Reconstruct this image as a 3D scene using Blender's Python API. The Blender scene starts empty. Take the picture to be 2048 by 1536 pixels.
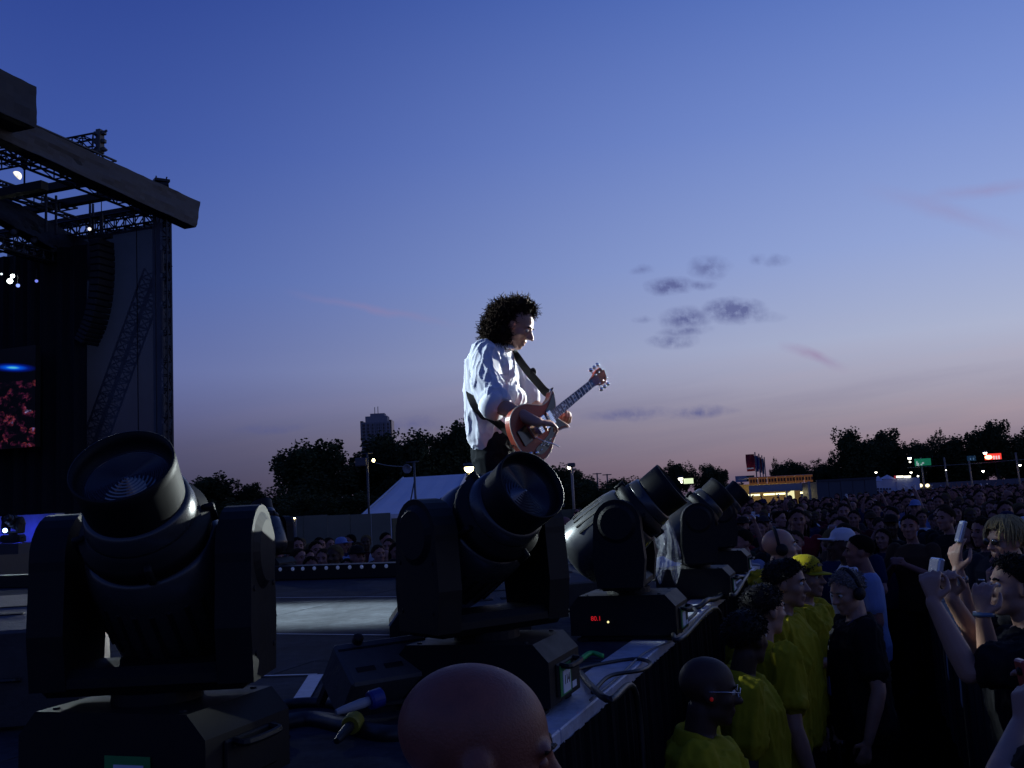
import bpy, math, random, numpy as np
from mathutils import Vector as V, Matrix as M4, Euler, noise as mnoise
from mathutils.bvhtree import BVHTree
random.seed(7); np.random.seed(7)
SC = bpy.context.scene
COL = SC.collection
R = math.radians
# ------------------------------------------------------------------ camera
CAMZ, PITCH, ROLL, FPX = 2.1, 6.84, -2.9, 2000.0
cd = bpy.data.cameras.new('camera'); cam = bpy.data.objects.new('camera', cd); COL.objects.link(cam)
cd.sensor_width = 36; cd.lens = 36 * FPX / 2048; cd.clip_start = 0.05; cd.clip_end = 12000
cam.matrix_world = M4.Translation((0, 0, CAMZ)) @ M4.Rotation(R(90 + PITCH), 4, 'X') @ M4.Rotation(R(ROLL), 4, 'Z')
SC.camera = cam
CAMM = cam.matrix_world.copy(); CAMP = V((0, 0, CAMZ)); CAMR = CAMM.to_3x3()
def ray(px, py): return (CAMR @ V(((px - 1024) / FPX, (768 - py) / FPX, -1))).normalized()
def P(px, py, Y):
    d = ray(px, py); return CAMP + d * (Y / d.y)
def G(px, py, z):
    d = ray(px, py); return CAMP + d * ((z - CAMZ) / d.z)
SC.render.resolution_x = 1024; SC.render.resolution_y = 768
SC.view_settings.view_transform = 'Standard'; SC.view_settings.look = 'None'
SC.cycles.max_bounces = 5; SC.cycles.diffuse_bounces = 2; SC.cycles.glossy_bounces = 2; SC.cycles.transparent_max_bounces = 6
SC.view_settings.exposure = 0; SC.view_settings.gamma = 1
# ------------------------------------------------------------------ world: dusk sky
def s2l(c):
    return tuple(((x / 255) / 12.92 if x / 255 <= .04045 else ((x / 255 + .055) / 1.055) ** 2.4) for x in c)
W = bpy.data.worlds.new('World'); SC.world = W; W.use_nodes = True
W.cycles.sampling_method = 'MANUAL'; W.cycles.sample_map_resolution = 256
nt = W.node_tree; nt.nodes.clear()
def N(t, nt=None, **k):
    n = (nt or W.node_tree).nodes.new(t)
    for a, b in k.items(): setattr(n, a, b)
    return n
class NB:
    """small helper for node maths"""
    def __init__(s, nt): s.nt = nt
    def m(s, op, a, b=None, c=None, clamp=False):
        n = s.nt.nodes.new('ShaderNodeMath'); n.operation = op; n.use_clamp = clamp
        for i, x in enumerate((a, b, c)):
            if x is None: continue
            if isinstance(x, (int, float)): n.inputs[i].default_value = x
            else: s.nt.links.new(x, n.inputs[i])
        return n.outputs[0]
    def mix(s, f, a, b, mode='MIX'):
        n = s.nt.nodes.new('ShaderNodeMix'); n.data_type = 'RGBA'; n.blend_type = mode
        for i, x in ((0, f), (6, a), (7, b)):
            if isinstance(x, (int, float)): n.inputs[i].default_value = x
            elif isinstance(x, tuple): n.inputs[i].default_value = (*x, 1)[:4]
            else: s.nt.links.new(x, n.inputs[i])
        return n.outputs[2]
    def ramp(s, f, stops, interp='LINEAR'):
        n = s.nt.nodes.new('ShaderNodeValToRGB'); s.nt.links.new(f, n.inputs[0]); cr = n.color_ramp; cr.interpolation = interp
        while len(cr.elements) > 1: cr.elements.remove(cr.elements[-1])
        for i, (p, c) in enumerate(stops):
            e = cr.elements[0] if i == 0 else cr.elements.new(p)
            e.position = p; e.color = (*c, 1)[:4]
        return n.outputs[0]
    def noise(s, vec, scale, detail=4, rough=.55, out=0):
        n = s.nt.nodes.new('ShaderNodeTexNoise'); n.inputs['Scale'].default_value = scale
        n.inputs['Detail'].default_value = detail; n.inputs['Roughness'].default_value = rough
        if vec is not None: s.nt.links.new(vec, n.inputs['Vector'])
        return n.outputs[out]
b = NB(nt)
tc = N('ShaderNodeTexCoord'); sep = N('ShaderNodeSeparateXYZ'); nt.links.new(tc.outputs['Generated'], sep.inputs[0])
X, Y, Z = sep.outputs
hor = b.m('SQRT', b.m('MAXIMUM', b.m('ADD', b.m('MULTIPLY', X, X), b.m('MULTIPLY', Y, Y)), 1e-4))
el = b.m('DIVIDE', b.m('ARCTAN2', Z, hor), math.pi / 2)          # 0..1 elevation
SUNAZ = R(58)                                                    # afterglow azimuth, right of the view axis
caz = b.m('DIVIDE', b.m('ADD', b.m('MULTIPLY', X, math.sin(SUNAZ)), b.m('MULTIPLY', Y, math.cos(SUNAZ))), hor)
t = b.m('MULTIPLY_ADD', caz, .5, .5, clamp=True)
def stops(L): return [(e / 90, s2l(c)) for e, c in L]
SKY_A = [(0, (48, 46, 74)), (1.5, (60, 60, 86)), (4, (77, 78, 111)), (6, (89, 95, 140)), (8, (95, 107, 160)), (13, (80, 102, 168)), (20, (62, 86, 161)), (28, (47, 70, 146)), (45, (30, 50, 116)), (90, (18, 32, 86))]
SKY_B = [(0, (110, 92, 112)), (1.5, (140, 121, 135)), (4, (162, 152, 166)), (6, (174, 172, 191)), (8, (176, 184, 210)), (13, (152, 170, 218)), (20, (122, 146, 210)), (28, (88, 117, 192)), (45, (46, 76, 150)), (90, (20, 36, 96))]
dark = b.ramp(el, stops(SKY_A)); lite = b.ramp(el, stops(SKY_B))
mr = N('ShaderNodeMapRange', interpolation_type='SMOOTHSTEP'); nt.links.new(t, mr.inputs[0])
mr.inputs[1].default_value = .55; mr.inputs[2].default_value = 1.0
col = b.mix(mr.outputs[0], dark, lite)
# soft horizontal veils low in the afterglow
sc = N('ShaderNodeCombineXYZ'); ysafe = b.m('MAXIMUM', Y, .05)
U = b.m('DIVIDE', X, ysafe); Vv = b.m('DIVIDE', Z, ysafe)
nt.links.new(U, sc.inputs[0]); nt.links.new(Vv, sc.inputs[1])
tilt = b.m('MULTIPLY_ADD', U, -.10, Vv)
sv = N('ShaderNodeCombineXYZ'); nt.links.new(b.m('MULTIPLY', U, 1.3), sv.inputs[0]); nt.links.new(b.m('MULTIPLY', tilt, 16), sv.inputs[1])
veil = b.noise(sv.outputs[0], 1.1, 5, .55)
vm = b.m('MULTIPLY', b.m('SUBTRACT', veil, .5), b.m('SUBTRACT', 1, b.m('MULTIPLY', b.m('ABSOLUTE', b.m('SUBTRACT', el, .045)), 16), clamp=True))
col = b.mix(b.m('MULTIPLY', vm, 1.5, clamp=True), col, s2l((88, 86, 128)))
pink = b.m('MULTIPLY', b.m('MULTIPLY', vm, -1.2, clamp=True), mr.outputs[0])
col = b.mix(pink, col, s2l((205, 165, 165)))
# small dark cumulus clouds in the afterglow: (px,py,rx,ry,strength)
def uv(px, py):
    d = ray(px, py); return d.x / d.y, d.z / d.y
CL = [(1340, 573, 46, 17, .9), (1398, 571, 34, 10, .5), (1418, 535, 38, 22, .55), (1465, 622, 56, 24, .95), (1372, 636, 46, 22, .8), (1510, 635, 50, 12, .4),
      (1370, 663, 44, 10, .55), (1345, 683, 44, 13, .6), (1285, 540, 22, 9, .4), (1553, 520, 24, 12, .4), (1285, 641, 20, 7, .35), (1515, 516, 16, 11, .3),
      (1255, 829, 80, 12, .62), (1400, 824, 60, 11, .6), (815, 850, 70, 14, .42), (540, 858, 60, 9, .4)]
wob = N('ShaderNodeVectorMath', operation='MULTIPLY_ADD')
nz = N('ShaderNodeTexNoise'); nz.inputs['Scale'].default_value = 34; nz.inputs['Detail'].default_value = 5; nt.links.new(sc.outputs[0], nz.inputs[0])
sb = N('ShaderNodeVectorMath', operation='SUBTRACT'); nt.links.new(nz.outputs['Color'], sb.inputs[0]); sb.inputs[1].default_value = (.5, .5, .5)
nt.links.new(sb.outputs[0], wob.inputs[0]); wob.inputs[1].default_value = (.022, .011, 0); nt.links.new(sc.outputs[0], wob.inputs[2])
fine = b.noise(sc.outputs[0], 95, 5, .6)
acc = None
for (px, py, rx, ry, st) in CL:
    c = uv(px, py); n = N('ShaderNodeVectorMath', operation='SUBTRACT'); nt.links.new(wob.outputs[0], n.inputs[0]); n.inputs[1].default_value = (*c, 0)
    n2 = N('ShaderNodeVectorMath', operation='MULTIPLY'); nt.links.new(n.outputs[0], n2.inputs[0]); n2.inputs[1].default_value = (FPX / (rx * 1.2), FPX / (ry * 1.2), 0)
    n3 = N('ShaderNodeVectorMath', operation='LENGTH'); nt.links.new(n2.outputs[0], n3.inputs[0])
    k = b.m('MULTIPLY', b.m('SUBTRACT', 1.12, n3.outputs['Value'], clamp=True), st * 1.5)
    acc = k if acc is None else b.m('MAXIMUM', acc, k)
cm = b.m('MULTIPLY', acc, b.m('MULTIPLY_ADD', fine, 2.6, -.55, clamp=True), clamp=True)
cm = b.m('MULTIPLY', cm, b.m('GREATER_THAN', Y, .1))
col = b.mix(b.m('MULTIPLY', cm, .82), col, s2l((82, 88, 140)))
# pinkish streak clouds (contrail-like wisps)
for (x0, y0, x1, y1, wd, st) in [(1570, 690, 1690, 735, 14, .3), (600, 590, 900, 648, 11, .16), (1750, 380, 2048, 470, 26, .12), (1850, 395, 2100, 365, 20, .16)]:
    a0 = uv(x0, y0); a1 = uv(x1, y1); dx, dy = a1[0] - a0[0], a1[1] - a0[1]; L = math.hypot(dx, dy); ux, uy = dx / L, dy / L
    sp = N('ShaderNodeSeparateXYZ'); nt.links.new(wob.outputs[0], sp.inputs[0]); wx, wy = sp.outputs[0], sp.outputs[1]
    pu = b.m('ADD', b.m('MULTIPLY', b.m('SUBTRACT', wx, (a0[0] + a1[0]) / 2), ux), b.m('MULTIPLY', b.m('SUBTRACT', wy, (a0[1] + a1[1]) / 2), uy))
    pv = b.m('ADD', b.m('MULTIPLY', b.m('SUBTRACT', wx, (a0[0] + a1[0]) / 2), -uy), b.m('MULTIPLY', b.m('SUBTRACT', wy, (a0[1] + a1[1]) / 2), ux))
    k = b.m('MULTIPLY', b.m('SUBTRACT', 1, b.m('DIVIDE', b.m('ABSOLUTE', pu), L * .62), clamp=True), b.m('SUBTRACT', 1, b.m('DIVIDE', b.m('ABSOLUTE', pv), wd / FPX), clamp=True))
    k = b.m('MULTIPLY', b.m('MULTIPLY', k, b.m('GREATER_THAN', Y, .1)), st * 2.2, clamp=True)
    col = b.mix(k, col, s2l((150, 128, 165)))
bg = N('ShaderNodeBackground'); nt.links.new(col, bg.inputs[0]); bg.inputs[1].default_value = 1.0
wo = N('ShaderNodeOutputWorld'); nt.links.new(bg.outputs[0], wo.inputs[0])
# ------------------------------------------------------------------ sun: below the horizon, a last trace of warm light
sl = bpy.data.lights.new('sun', 'SUN'); sl.energy = .03; sl.angle = R(12); sl.color = (1, .75, .6)
so = bpy.data.objects.new('sun', sl); COL.objects.link(so)
so.rotation_euler = V((-math.sin(SUNAZ), -math.cos(SUNAZ), -.05)).to_track_quat('-Z', 'Y').to_euler()
# ------------------------------------------------------------------ materials
MATS = {}
def mat(name, col, rough=.6, metal=0, var=.25, vscale=8, bump=0, bscale=60, emit=None, estr=0, spec=.5, objcol=False, rnd=None, trans=0, alpha=1, coat=0):
    if name in MATS: return MATS[name]
    m = bpy.data.materials.new(name); m.use_nodes = True; nt = m.node_tree; bs = nt.nodes['Principled BSDF']; nb = NB(nt)
    tc = nt.nodes.new('ShaderNodeTexCoord')
    f = nb.noise(tc.outputs['Object'], vscale, 5, .6)
    base = tuple(col)
    src = None
    if objcol:
        oi = nt.nodes.new('ShaderNodeObjectInfo'); src = oi.outputs['Color']
    if rnd:
        oi = nt.nodes.new('ShaderNodeObjectInfo'); src = nb.ramp(oi.outputs['Random'], [(i / len(rnd), c) for i, c in enumerate(rnd)], 'CONSTANT')
    if src is None:
        rg = nt.nodes.new('ShaderNodeRGB'); rg.outputs[0].default_value = (*base, 1); src = rg.outputs[0]
    k = nb.m('MULTIPLY_ADD', f, 2 * var, 1 - var)
    vm = nt.nodes.new('ShaderNodeVectorMath'); vm.operation = 'SCALE'; nt.links.new(src, vm.inputs[0]); nt.links.new(k, vm.inputs['Scale'])
    nt.links.new(vm.outputs[0], bs.inputs['Base Color'])
    bs.inputs['Roughness'].default_value = rough; bs.inputs['Metallic'].default_value = metal
    bs.inputs['Specular IOR Level'].default_value = spec
    if var and not emit:
        nt.links.new(nb.m('MULTIPLY_ADD', f, .3, rough - .15, clamp=True), bs.inputs['Roughness'])
    if bump:
        bp = nt.nodes.new('ShaderNodeBump'); bp.inputs['Strength'].default_value = bump; bp.inputs['Distance'].default_value = .01
        nt.links.new(nb.noise(tc.outputs['Object'], bscale, 4), bp.inputs['Height']); nt.links.new(bp.outputs[0], bs.inputs['Normal'])
    if emit:
        bs.inputs['Emission Color'].default_value = (*emit, 1); bs.inputs['Emission Strength'].default_value = estr
    if trans: bs.inputs['Transmission Weight'].default_value = trans
    if alpha < 1: bs.inputs['Alpha'].default_value = alpha
    if coat: bs.inputs['Coat Weight'].default_value = coat
    MATS[name] = m; return m
# ------------------------------------------------------------------ mesh builder
def frame(z, up=(0, 0, 1)):
    z = V(z).normalized(); x = V(up).cross(z)
    if x.length < 1e-4: x = V((1, 0, 0)).cross(z)
    x.normalize(); y = z.cross(x); return M4((x, y, z)).transposed().to_4x4()
class MB:
    def __init__(s): s.v = []; s.f = []; s.m = []; s.mi = 0
    def add(s, vs, fs, T=None):
        o = len(s.v)
        s.v += [tuple(T @ V(p)) if T is not None else tuple(p) for p in vs]
        s.f += [tuple(i + o for i in f) for f in fs]; s.m += [s.mi] * len(fs); return s
    def box(s, c, d, T=None, ch=0):
        hx, hy, hz = d[0] / 2, d[1] / 2, d[2] / 2; cx, cy, cz = c
        if not ch:
            vs = [(cx + i * hx, cy + j * hy, cz + k * hz) for i in (-1, 1) for j in (-1, 1) for k in (-1, 1)]
            return s.add(vs, [(0, 1, 3, 2), (4, 6, 7, 5), (0, 4, 5, 1), (2, 3, 7, 6), (0, 2, 6, 4), (1, 5, 7, 3)], T)
        vs = []; ix = {}
        for i in (-1, 1):
            for j in (-1, 1):
                for k in (-1, 1):
                    for a in range(3):
                        p = [i * hx, j * hy, k * hz]
                        for q in range(3):
                            if q != a: p[q] -= (i, j, k)[q] * ch
                        ix[(i, j, k, a)] = len(vs); vs.append((cx + p[0], cy + p[1], cz + p[2]))
        fs = []
        def ordf(ids):
            pts = [V(vs[q]) for q in ids]; c0 = sum(pts, V()) / len(pts); n = (c0 - V(c)).normalized()
            e = (pts[0] - c0).normalized(); e2 = n.cross(e)
            return tuple(sorted(ids, key=lambda q: math.atan2((V(vs[q]) - c0).dot(e2), (V(vs[q]) - c0).dot(e))))
        rg = (-1, 1)
        for a in range(3):
            for sg in rg:
                fs.append(ordf([ix[(*[(sg if q == a else (u if q == (a + 1) % 3 else w)) for q in range(3)], a)] for u in rg for w in rg]))
        for a in range(3):
            b1, b2 = (a + 1) % 3, (a + 2) % 3
            for u in rg:
                for w in rg:
                    ids = []
                    for t in rg:
                        p = [0, 0, 0]; p[a] = t; p[b1] = u; p[b2] = w
                        ids += [ix[(*p, b1)], ix[(*p, b2)]]
                    fs.append(ordf(ids))
        for i in rg:
            for j in rg:
                for k in rg: fs.append(ordf([ix[(i, j, k, a)] for a in range(3)]))
        return s.add(vs, fs, T)
    def bar(s, a, b, w, h=None, up=(0, 0, 1)):
        a, b = V(a), V(b); h = h or w
        return s.box((0, 0, 0), (w, h, (b - a).length), M4.Translation((a + b) / 2) @ frame(b - a, up))
    def tube(s, pts, rad, seg=8, caps=True, flat=1):
        pts = [V(p) for p in pts]; n = len(pts)
        if not hasattr(rad, '__len__'): rad = [rad] * n
        vs = []; prev = None
        for i, p in enumerate(pts):
            t = (pts[min(i + 1, n - 1)] - pts[max(i - 1, 0)]).normalized()
            if prev is None:
                x = V((0, 0, 1)).cross(t)
                if x.length < .05: x = V((1, 0, 0)).cross(t)
            else: x = prev - t * prev.dot(t)
            x.normalize(); prev = x; y = t.cross(x)
            for k in range(seg):
                a = 2 * math.pi * k / seg; vs.append(p + (x * math.cos(a) + y * math.sin(a) * flat) * rad[i])
        fs = [(i * seg + k, i * seg + (k + 1) % seg, (i + 1) * seg + (k + 1) % seg, (i + 1) * seg + k) for i in range(n - 1) for k in range(seg)]
        if caps: fs += [tuple(range(seg))[::-1], tuple((n - 1) * seg + k for k in range(seg))]
        return s.add(vs, fs)
    def lathe(s, prof, T=None, seg=32):
        n = len(prof); vs = [(r * math.cos(2 * math.pi * k / seg), r * math.sin(2 * math.pi * k / seg), z) for r, z in prof for k in range(seg)]
        fs = [(i * seg + k, i * seg + (k + 1) % seg, (i + 1) * seg + (k + 1) % seg, (i + 1) * seg + k) for i in range(n - 1) for k in range(seg)]
        if prof[0][0] > 1e-5: fs.append(tuple(range(seg))[::-1])
        if prof[-1][0] > 1e-5: fs.append(tuple((n - 1) * seg + k for k in range(seg)))
        return s.add(vs, fs, T)
    def ell(s, c, r, T=None, seg=14, rings=9):
        if not hasattr(r, '__len__'): r = (r, r, r)
        vs = [(0, 0, 1)] + [(math.sin(math.pi * i / rings) * math.cos(2 * math.pi * k / seg), math.sin(math.pi * i / rings) * math.sin(2 * math.pi * k / seg), math.cos(math.pi * i / rings)) for i in range(1, rings) for k in range(seg)] + [(0, 0, -1)]
        vs = [V((p[0] * r[0], p[1] * r[1], p[2] * r[2])) for p in vs]
        if T is not None: vs = [T.to_3x3() @ p for p in vs]
        vs = [p + V(c) for p in vs]; L = len(vs) - 1
        fs = [(0, 1 + k, 1 + (k + 1) % seg) for k in range(seg)]
        for i in range(rings - 2):
            for k in range(seg): a = 1 + i * seg; fs.append((a + k, a + seg + k, a + seg + (k + 1) % seg, a + (k + 1) % seg))
        a = 1 + (rings - 2) * seg; fs += [(a + k, L, a + (k + 1) % seg) for k in range(seg)]
        return s.add(vs, fs)
    def prism(s, ol, z0, z1, T=None):
        n = len(ol); vs = [(x, y, z0) for x, y in ol] + [(x, y, z1) for x, y in ol]
        fs = [tuple(range(n))[::-1], tuple(range(n, 2 * n))] + [(i, (i + 1) % n, n + (i + 1) % n, n + i) for i in range(n)]
        return s.add(vs, fs, T)
    def loft(s, rings, T=None):
        n = len(rings[0]); vs = [p for r in rings for p in r]
        fs = [(i * n + k, i * n + (k + 1) % n, (i + 1) * n + (k + 1) % n, (i + 1) * n + k) for i in range(len(rings) - 1) for k in range(n)]
        fs += [tuple(range(n))[::-1], tuple((len(rings) - 1) * n + k for k in range(n))]
        return s.add(vs, fs, T)
    def quad(s, a, b, c, d): return s.add([a, b, c, d], [(0, 1, 2, 3)])
    def mesh(s, name, mats, smooth=False):
        me = bpy.data.meshes.new(name); me.from_pydata([tuple(p) for p in s.v], [], s.f)
        for m in (mats if isinstance(mats, (list, tuple)) else [mats]): me.materials.append(m)
        me.polygons.foreach_set('material_index', s.m)
        if smooth: me.polygons.foreach_set('use_smooth', [True] * len(me.polygons))
        me.update(); return me
    def build(s, name, mats, parent=None, smooth=False, world=True):
        return link(name, s.mesh(name, mats, smooth), parent, world)
def link(name, me, parent=None, world=True):
    o = bpy.data.objects.new(name, me); COL.objects.link(o)
    if parent is not None:
        o.parent = parent
        if world: o.matrix_parent_inverse = WORLDINV(parent)
    return o
def WM(o): return ((WM(o.parent) @ o.matrix_parent_inverse) if o.parent else M4()) @ o.matrix_basis
def WORLDINV(p): return WM(p).inverted()
def tag(o, label=None, cat=None, group=None, kind=None):
    for k, v in (('label', label), ('category', cat), ('group', group), ('kind', kind)):
        if v: o[k] = v
    return o
def thing(name, loc, label, cat, group=None, rotz=0):
    o = bpy.data.objects.new(name, None); COL.objects.link(o); o.location = loc; o.rotation_euler = (0, 0, rotz); o.empty_display_size = .1
    return tag(o, label, cat, group)
def copytree(o, parent=None):
    c = o.copy(); COL.objects.link(c)
    if parent is not None: c.parent = parent
    for ch in list(o.children): copytree(ch, c)
    return c
def text_mesh(body, size, name='text'):
    cu = bpy.data.curves.new(name, 'FONT'); cu.body = body; cu.size = size; cu.align_x = 'CENTER'; cu.align_y = 'CENTER'; cu.extrude = .0004
    ob = bpy.data.objects.new('tmp', cu); COL.objects.link(ob); dg = bpy.context.evaluated_depsgraph_get(); dg.update()
    me = bpy.data.meshes.new_from_object(ob.evaluated_get(dg)); bpy.data.objects.remove(ob); me.name = name; return me
def remesh(mb, voxel, smooth=4, mats=None, deci=None, name='body'):
    """fuse the closed pieces of mb into one continuous surface; material of each face from the nearest source face"""
    me0 = mb.mesh('src', [], False); ob = bpy.data.objects.new('tmp', me0); COL.objects.link(ob)
    r = ob.modifiers.new('r', 'REMESH'); r.mode = 'VOXEL'; r.voxel_size = voxel
    if smooth: q = ob.modifiers.new('s', 'SMOOTH'); q.factor = .5; q.iterations = smooth
    if deci: d = ob.modifiers.new('d', 'DECIMATE'); d.ratio = deci
    dg = bpy.context.evaluated_depsgraph_get(); dg.update()
    me = bpy.data.meshes.new_from_object(ob.evaluated_get(dg)); bpy.data.objects.remove(ob); me.name = name
    me.materials.clear()
    if mats:
        for m in mats: me.materials.append(m)
        if len(mats) > 1:
            bv = BVHTree.FromPolygons([V(p) for p in mb.v], mb.f)
            for p in me.polygons:
                h = bv.find_nearest(p.center); p.material_index = mb.m[h[2]] if h[2] is not None else 0
    me.polygons.foreach_set('use_smooth', [True] * len(me.polygons)); me.update(); return me
def wrinkle(me, amp, sc=(9, 9, 3), seed=0, fine=.35):
    co = np.empty(len(me.vertices) * 3); me.vertices.foreach_get('co', co); co = co.reshape(-1, 3)
    no = np.empty(len(me.vertices) * 3); me.vertex_normals.foreach_get('vector', no); no = no.reshape(-1, 3)
    off = np.array([amp * ((1 - 2 * abs(mnoise.noise(V((p[0] * sc[0] + seed, p[1] * sc[1], p[2] * sc[2]))))) ** 3 + fine * mnoise.noise(V((p[0] * 40, p[1] * 40, p[2] * 22 + seed)))) for p in co])
    me.vertices.foreach_set('co', (co + no * off[:, None]).ravel()); me.update()
def spline(pts, n=6):
    pts = [V(p) for p in pts]; out = []
    q = [pts[0] * 2 - pts[1]] + pts + [pts[-1] * 2 - pts[-2]]
    for i in range(1, len(q) - 2):
        for k in range(n):
            t = k / n; a, b_, c, d = q[i - 1], q[i], q[i + 1], q[i + 2]
            out.append(.5 * ((2 * b_) + (c - a) * t + (2 * a - 5 * b_ + 4 * c - d) * t * t + (3 * b_ - a - 3 * c + d) * t ** 3))
    return out + [pts[-1]]
def truss(mb, a, b, w, n, h=None, r=.03, up=(0, 0, 1)):
    """box truss: four chords with zig-zag bracing"""
    a, b = V(a), V(b); h = h or w; F = frame(b - a, up).to_3x3(); x, y = F.col[0] * w / 2, F.col[1] * h / 2
    cs = [x + y, x - y, -x - y, -x + y]
    for c in cs: mb.tube([a + c, b + c], r, 5)
    for i in range(n):
        p, q = a.lerp(b, i / n), a.lerp(b, (i + 1) / n)
        for k in range(4):
            c, d = cs[k], cs[(k + 1) % 4]
            mb.tube([p + (c if i % 2 else d), q + (d if i % 2 else c)], r * .6, 4, False); mb.tube([p + c, p + d], r * .6, 4, False)
# ------------------------------------------------------------------ ground
BLK = mat('black_paint', (.008, .008, .009), .6, spec=.25, var=.3)
g = MB(); g.quad((-4000, -4000, 0), (4000, -4000, 0), (4000, 4000, 0), (-4000, 4000, 0))
tag(g.build('ground', mat('trampled_grass', (.022, .026, .014), .95, var=.6, vscale=.6, bump=.4, bscale=6)), kind='structure')
# ------------------------------------------------------------------ stage frame of reference: D along the stage front, NN into the stage
AZ = R(18.4); D = V((math.sin(AZ), math.cos(AZ), 0)); NN = V((-math.cos(AZ), math.sin(AZ), 0)); ZZ = V((0, 0, 1))
SZ = 1.5                                                          # deck height
CC = P(331, 1000, 40.0); CC.z = 0                                 # foot of the far wing tower
def S(u, v, z=0): return CC + D * u + NN * v + ZZ * z
def onv(px, py, v):
    d = ray(px, py); t = ((CC + NN * v - CAMP).dot(NN)) / d.dot(NN); return CAMP + d * t
def onu(px, py, u):
    d = ray(px, py); t = ((CC + D * u - CAMP).dot(D)) / d.dot(D); return CAMP + d * t
def uvz(p): q = p - CC; return q.dot(D), q.dot(NN), p.z
E0 = G(1096, 1500, SZ); E1 = G(1512, 1132, SZ)
vE = (uvz(E0)[1] + uvz(E1)[1]) / 2; uE = uvz(E1)[0] + .15         # near lip and far end of the thrust
DECK = mat('deck_grey', (.034, .037, .048), .8, spec=0.02, var=.35, vscale=3, bump=.25, bscale=40)
# scuffed deck material with broad worn patches
def deck_mat():
    m = DECK; nt = m.node_tree; nb = NB(nt); bs = nt.nodes['Principled BSDF']; l = bs.inputs['Base Color'].links[0].from_socket
    tc = nt.nodes.new('ShaderNodeTexCoord'); f = nb.noise(tc.outputs['Object'], 1.6, 8, .7); g2 = nb.noise(tc.outputs['Object'], 14, 6, .7)
    k = nb.m('MULTIPLY_ADD', nb.m('MULTIPLY', f, g2), 3.2, .25)
    nt.links.new(nb.mix(1, l, k, 'MULTIPLY'), bs.inputs['Base Color'])
deck_mat()
st = thing('stage_platform', S(uE - 10, vE + 10, 0), 'dark thrust stage with white taped lip reaching out into the crowd', 'stage')
# deck boards: plywood panels laid in rows (joints 4 mm)
pm = None; k = 0
u0, u1, v1 = uE - 26, uE, 0.0
PW, PL = 1.22, 2.44
iu = 0; u = uE
while u > uE - 14:
    v = vE + .16
    while v < vE + 15:
        w = min(PW, 99); l = PL
        if pm is None:
            q = MB(); q.box((0, 0, -.02), (PL - .006, PW - .006, .04)); pm = q.mesh('deck_panel', DECK)
        o = link('deck_panel', pm, st, False)
        c = S(u - PL / 2 if True else 0, v + PW / 2, SZ + random.uniform(-.001, .001))
        o.matrix_parent_inverse = WORLDINV(st); o.matrix_basis = M4.Translation(c) @ M4.Rotation(math.pi / 2 - AZ, 4, 'Z')
        v += PW
    u -= PL
q = MB()                                                           # carcass under the boards and the rest of the deck
def sbox(mb, u0, u1, v0, v1, z0, z1):
    mb.add([S(a, b_, c) for a in (u0, u1) for b_ in (v0, v1) for c in (z0, z1)], [(0, 1, 3, 2), (4, 6, 7, 5), (0, 4, 5, 1), (2, 3, 7, 6), (0, 2, 6, 4), (1, 5, 7, 3)])
sbox(q, uE - 26, uE, vE + .02, -.02, .02, SZ - .043)
q.build('stage_carcass', BLK, st)
q = MB(); sbox(q, uE - 40, 0, 0, 14, .02, SZ); q.build('main_deck', mat('main_deck_black', (.02, .021, .024), .5), st)
q = MB(); sbox(q, uE - 26, uE - PL * 6, vE + .16, -.02, SZ - .04, SZ - .004); sbox(q, uE - PL * 6, uE, vE + .16 + PW * 13, -.02, SZ - .04, SZ - .004); q.build('deck_sheet', DECK, st)
# pleated black skirt along the lip
q = MB(); nu = 420
for i in range(nu):
    a0, a1 = uE - 14 + 14 * i / nu, uE - 14 + 14 * (i + 1) / nu
    w0, w1 = .015 * math.sin(i * .9) + .012 * math.sin(i * 2.3), .015 * math.sin((i + 1) * .9) + .012 * math.sin((i + 1) * 2.3)
    q.quad(S(a0, vE - .02 + w0, .02), S(a1, vE - .02 + w1, .02), S(a1, vE + w1 * .25, SZ - .03), S(a0, vE + w0 * .25, SZ - .03))
q.build('skirt', mat('skirt_cloth', (.006, .006, .008), 1, spec=.05), st, True)
# white taped lip: a timber strip with worn tape on top
TAPE = mat('white_tape', (.42, .43, .49), .42, var=.5, vscale=22, bump=.5, bscale=30)
for i in range(12):
    q = MB(); a = uE - i * 1.2; q.box((0, 0, 0), (1.194, .156, .045), None, .004)
    o = q.build('lip_board', TAPE, st, False, False); o.matrix_parent_inverse = WORLDINV(st)
    o.matrix_basis = M4.Translation(S(a - .6, vE + .08, SZ - .02 + .004)) @ M4.Rotation(math.pi / 2 - AZ, 4, 'Z')
# painted lines on the deck
LINE = mat('deck_line_white', (.42, .43, .48), .5, var=.4, vscale=30)
def pline(name, a, b_, w):
    p, r = G(*a, SZ + .005), G(*b_, SZ + .005); s_ = (r - p).cross(ZZ).normalized() * w / 2
    q = MB(); q.quad(p - s_, r - s_, r + s_, p + s_); q.build(name, LINE, st)
pline('deck_line', (430, 1354), (634, 1348), .018); pline('deck_line', (632, 1349), (596, 1408), .055)
pline('deck_line', (420, 1266), (800, 1270), .014); pline('deck_line', (430, 1196), (800, 1193), .016)
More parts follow.
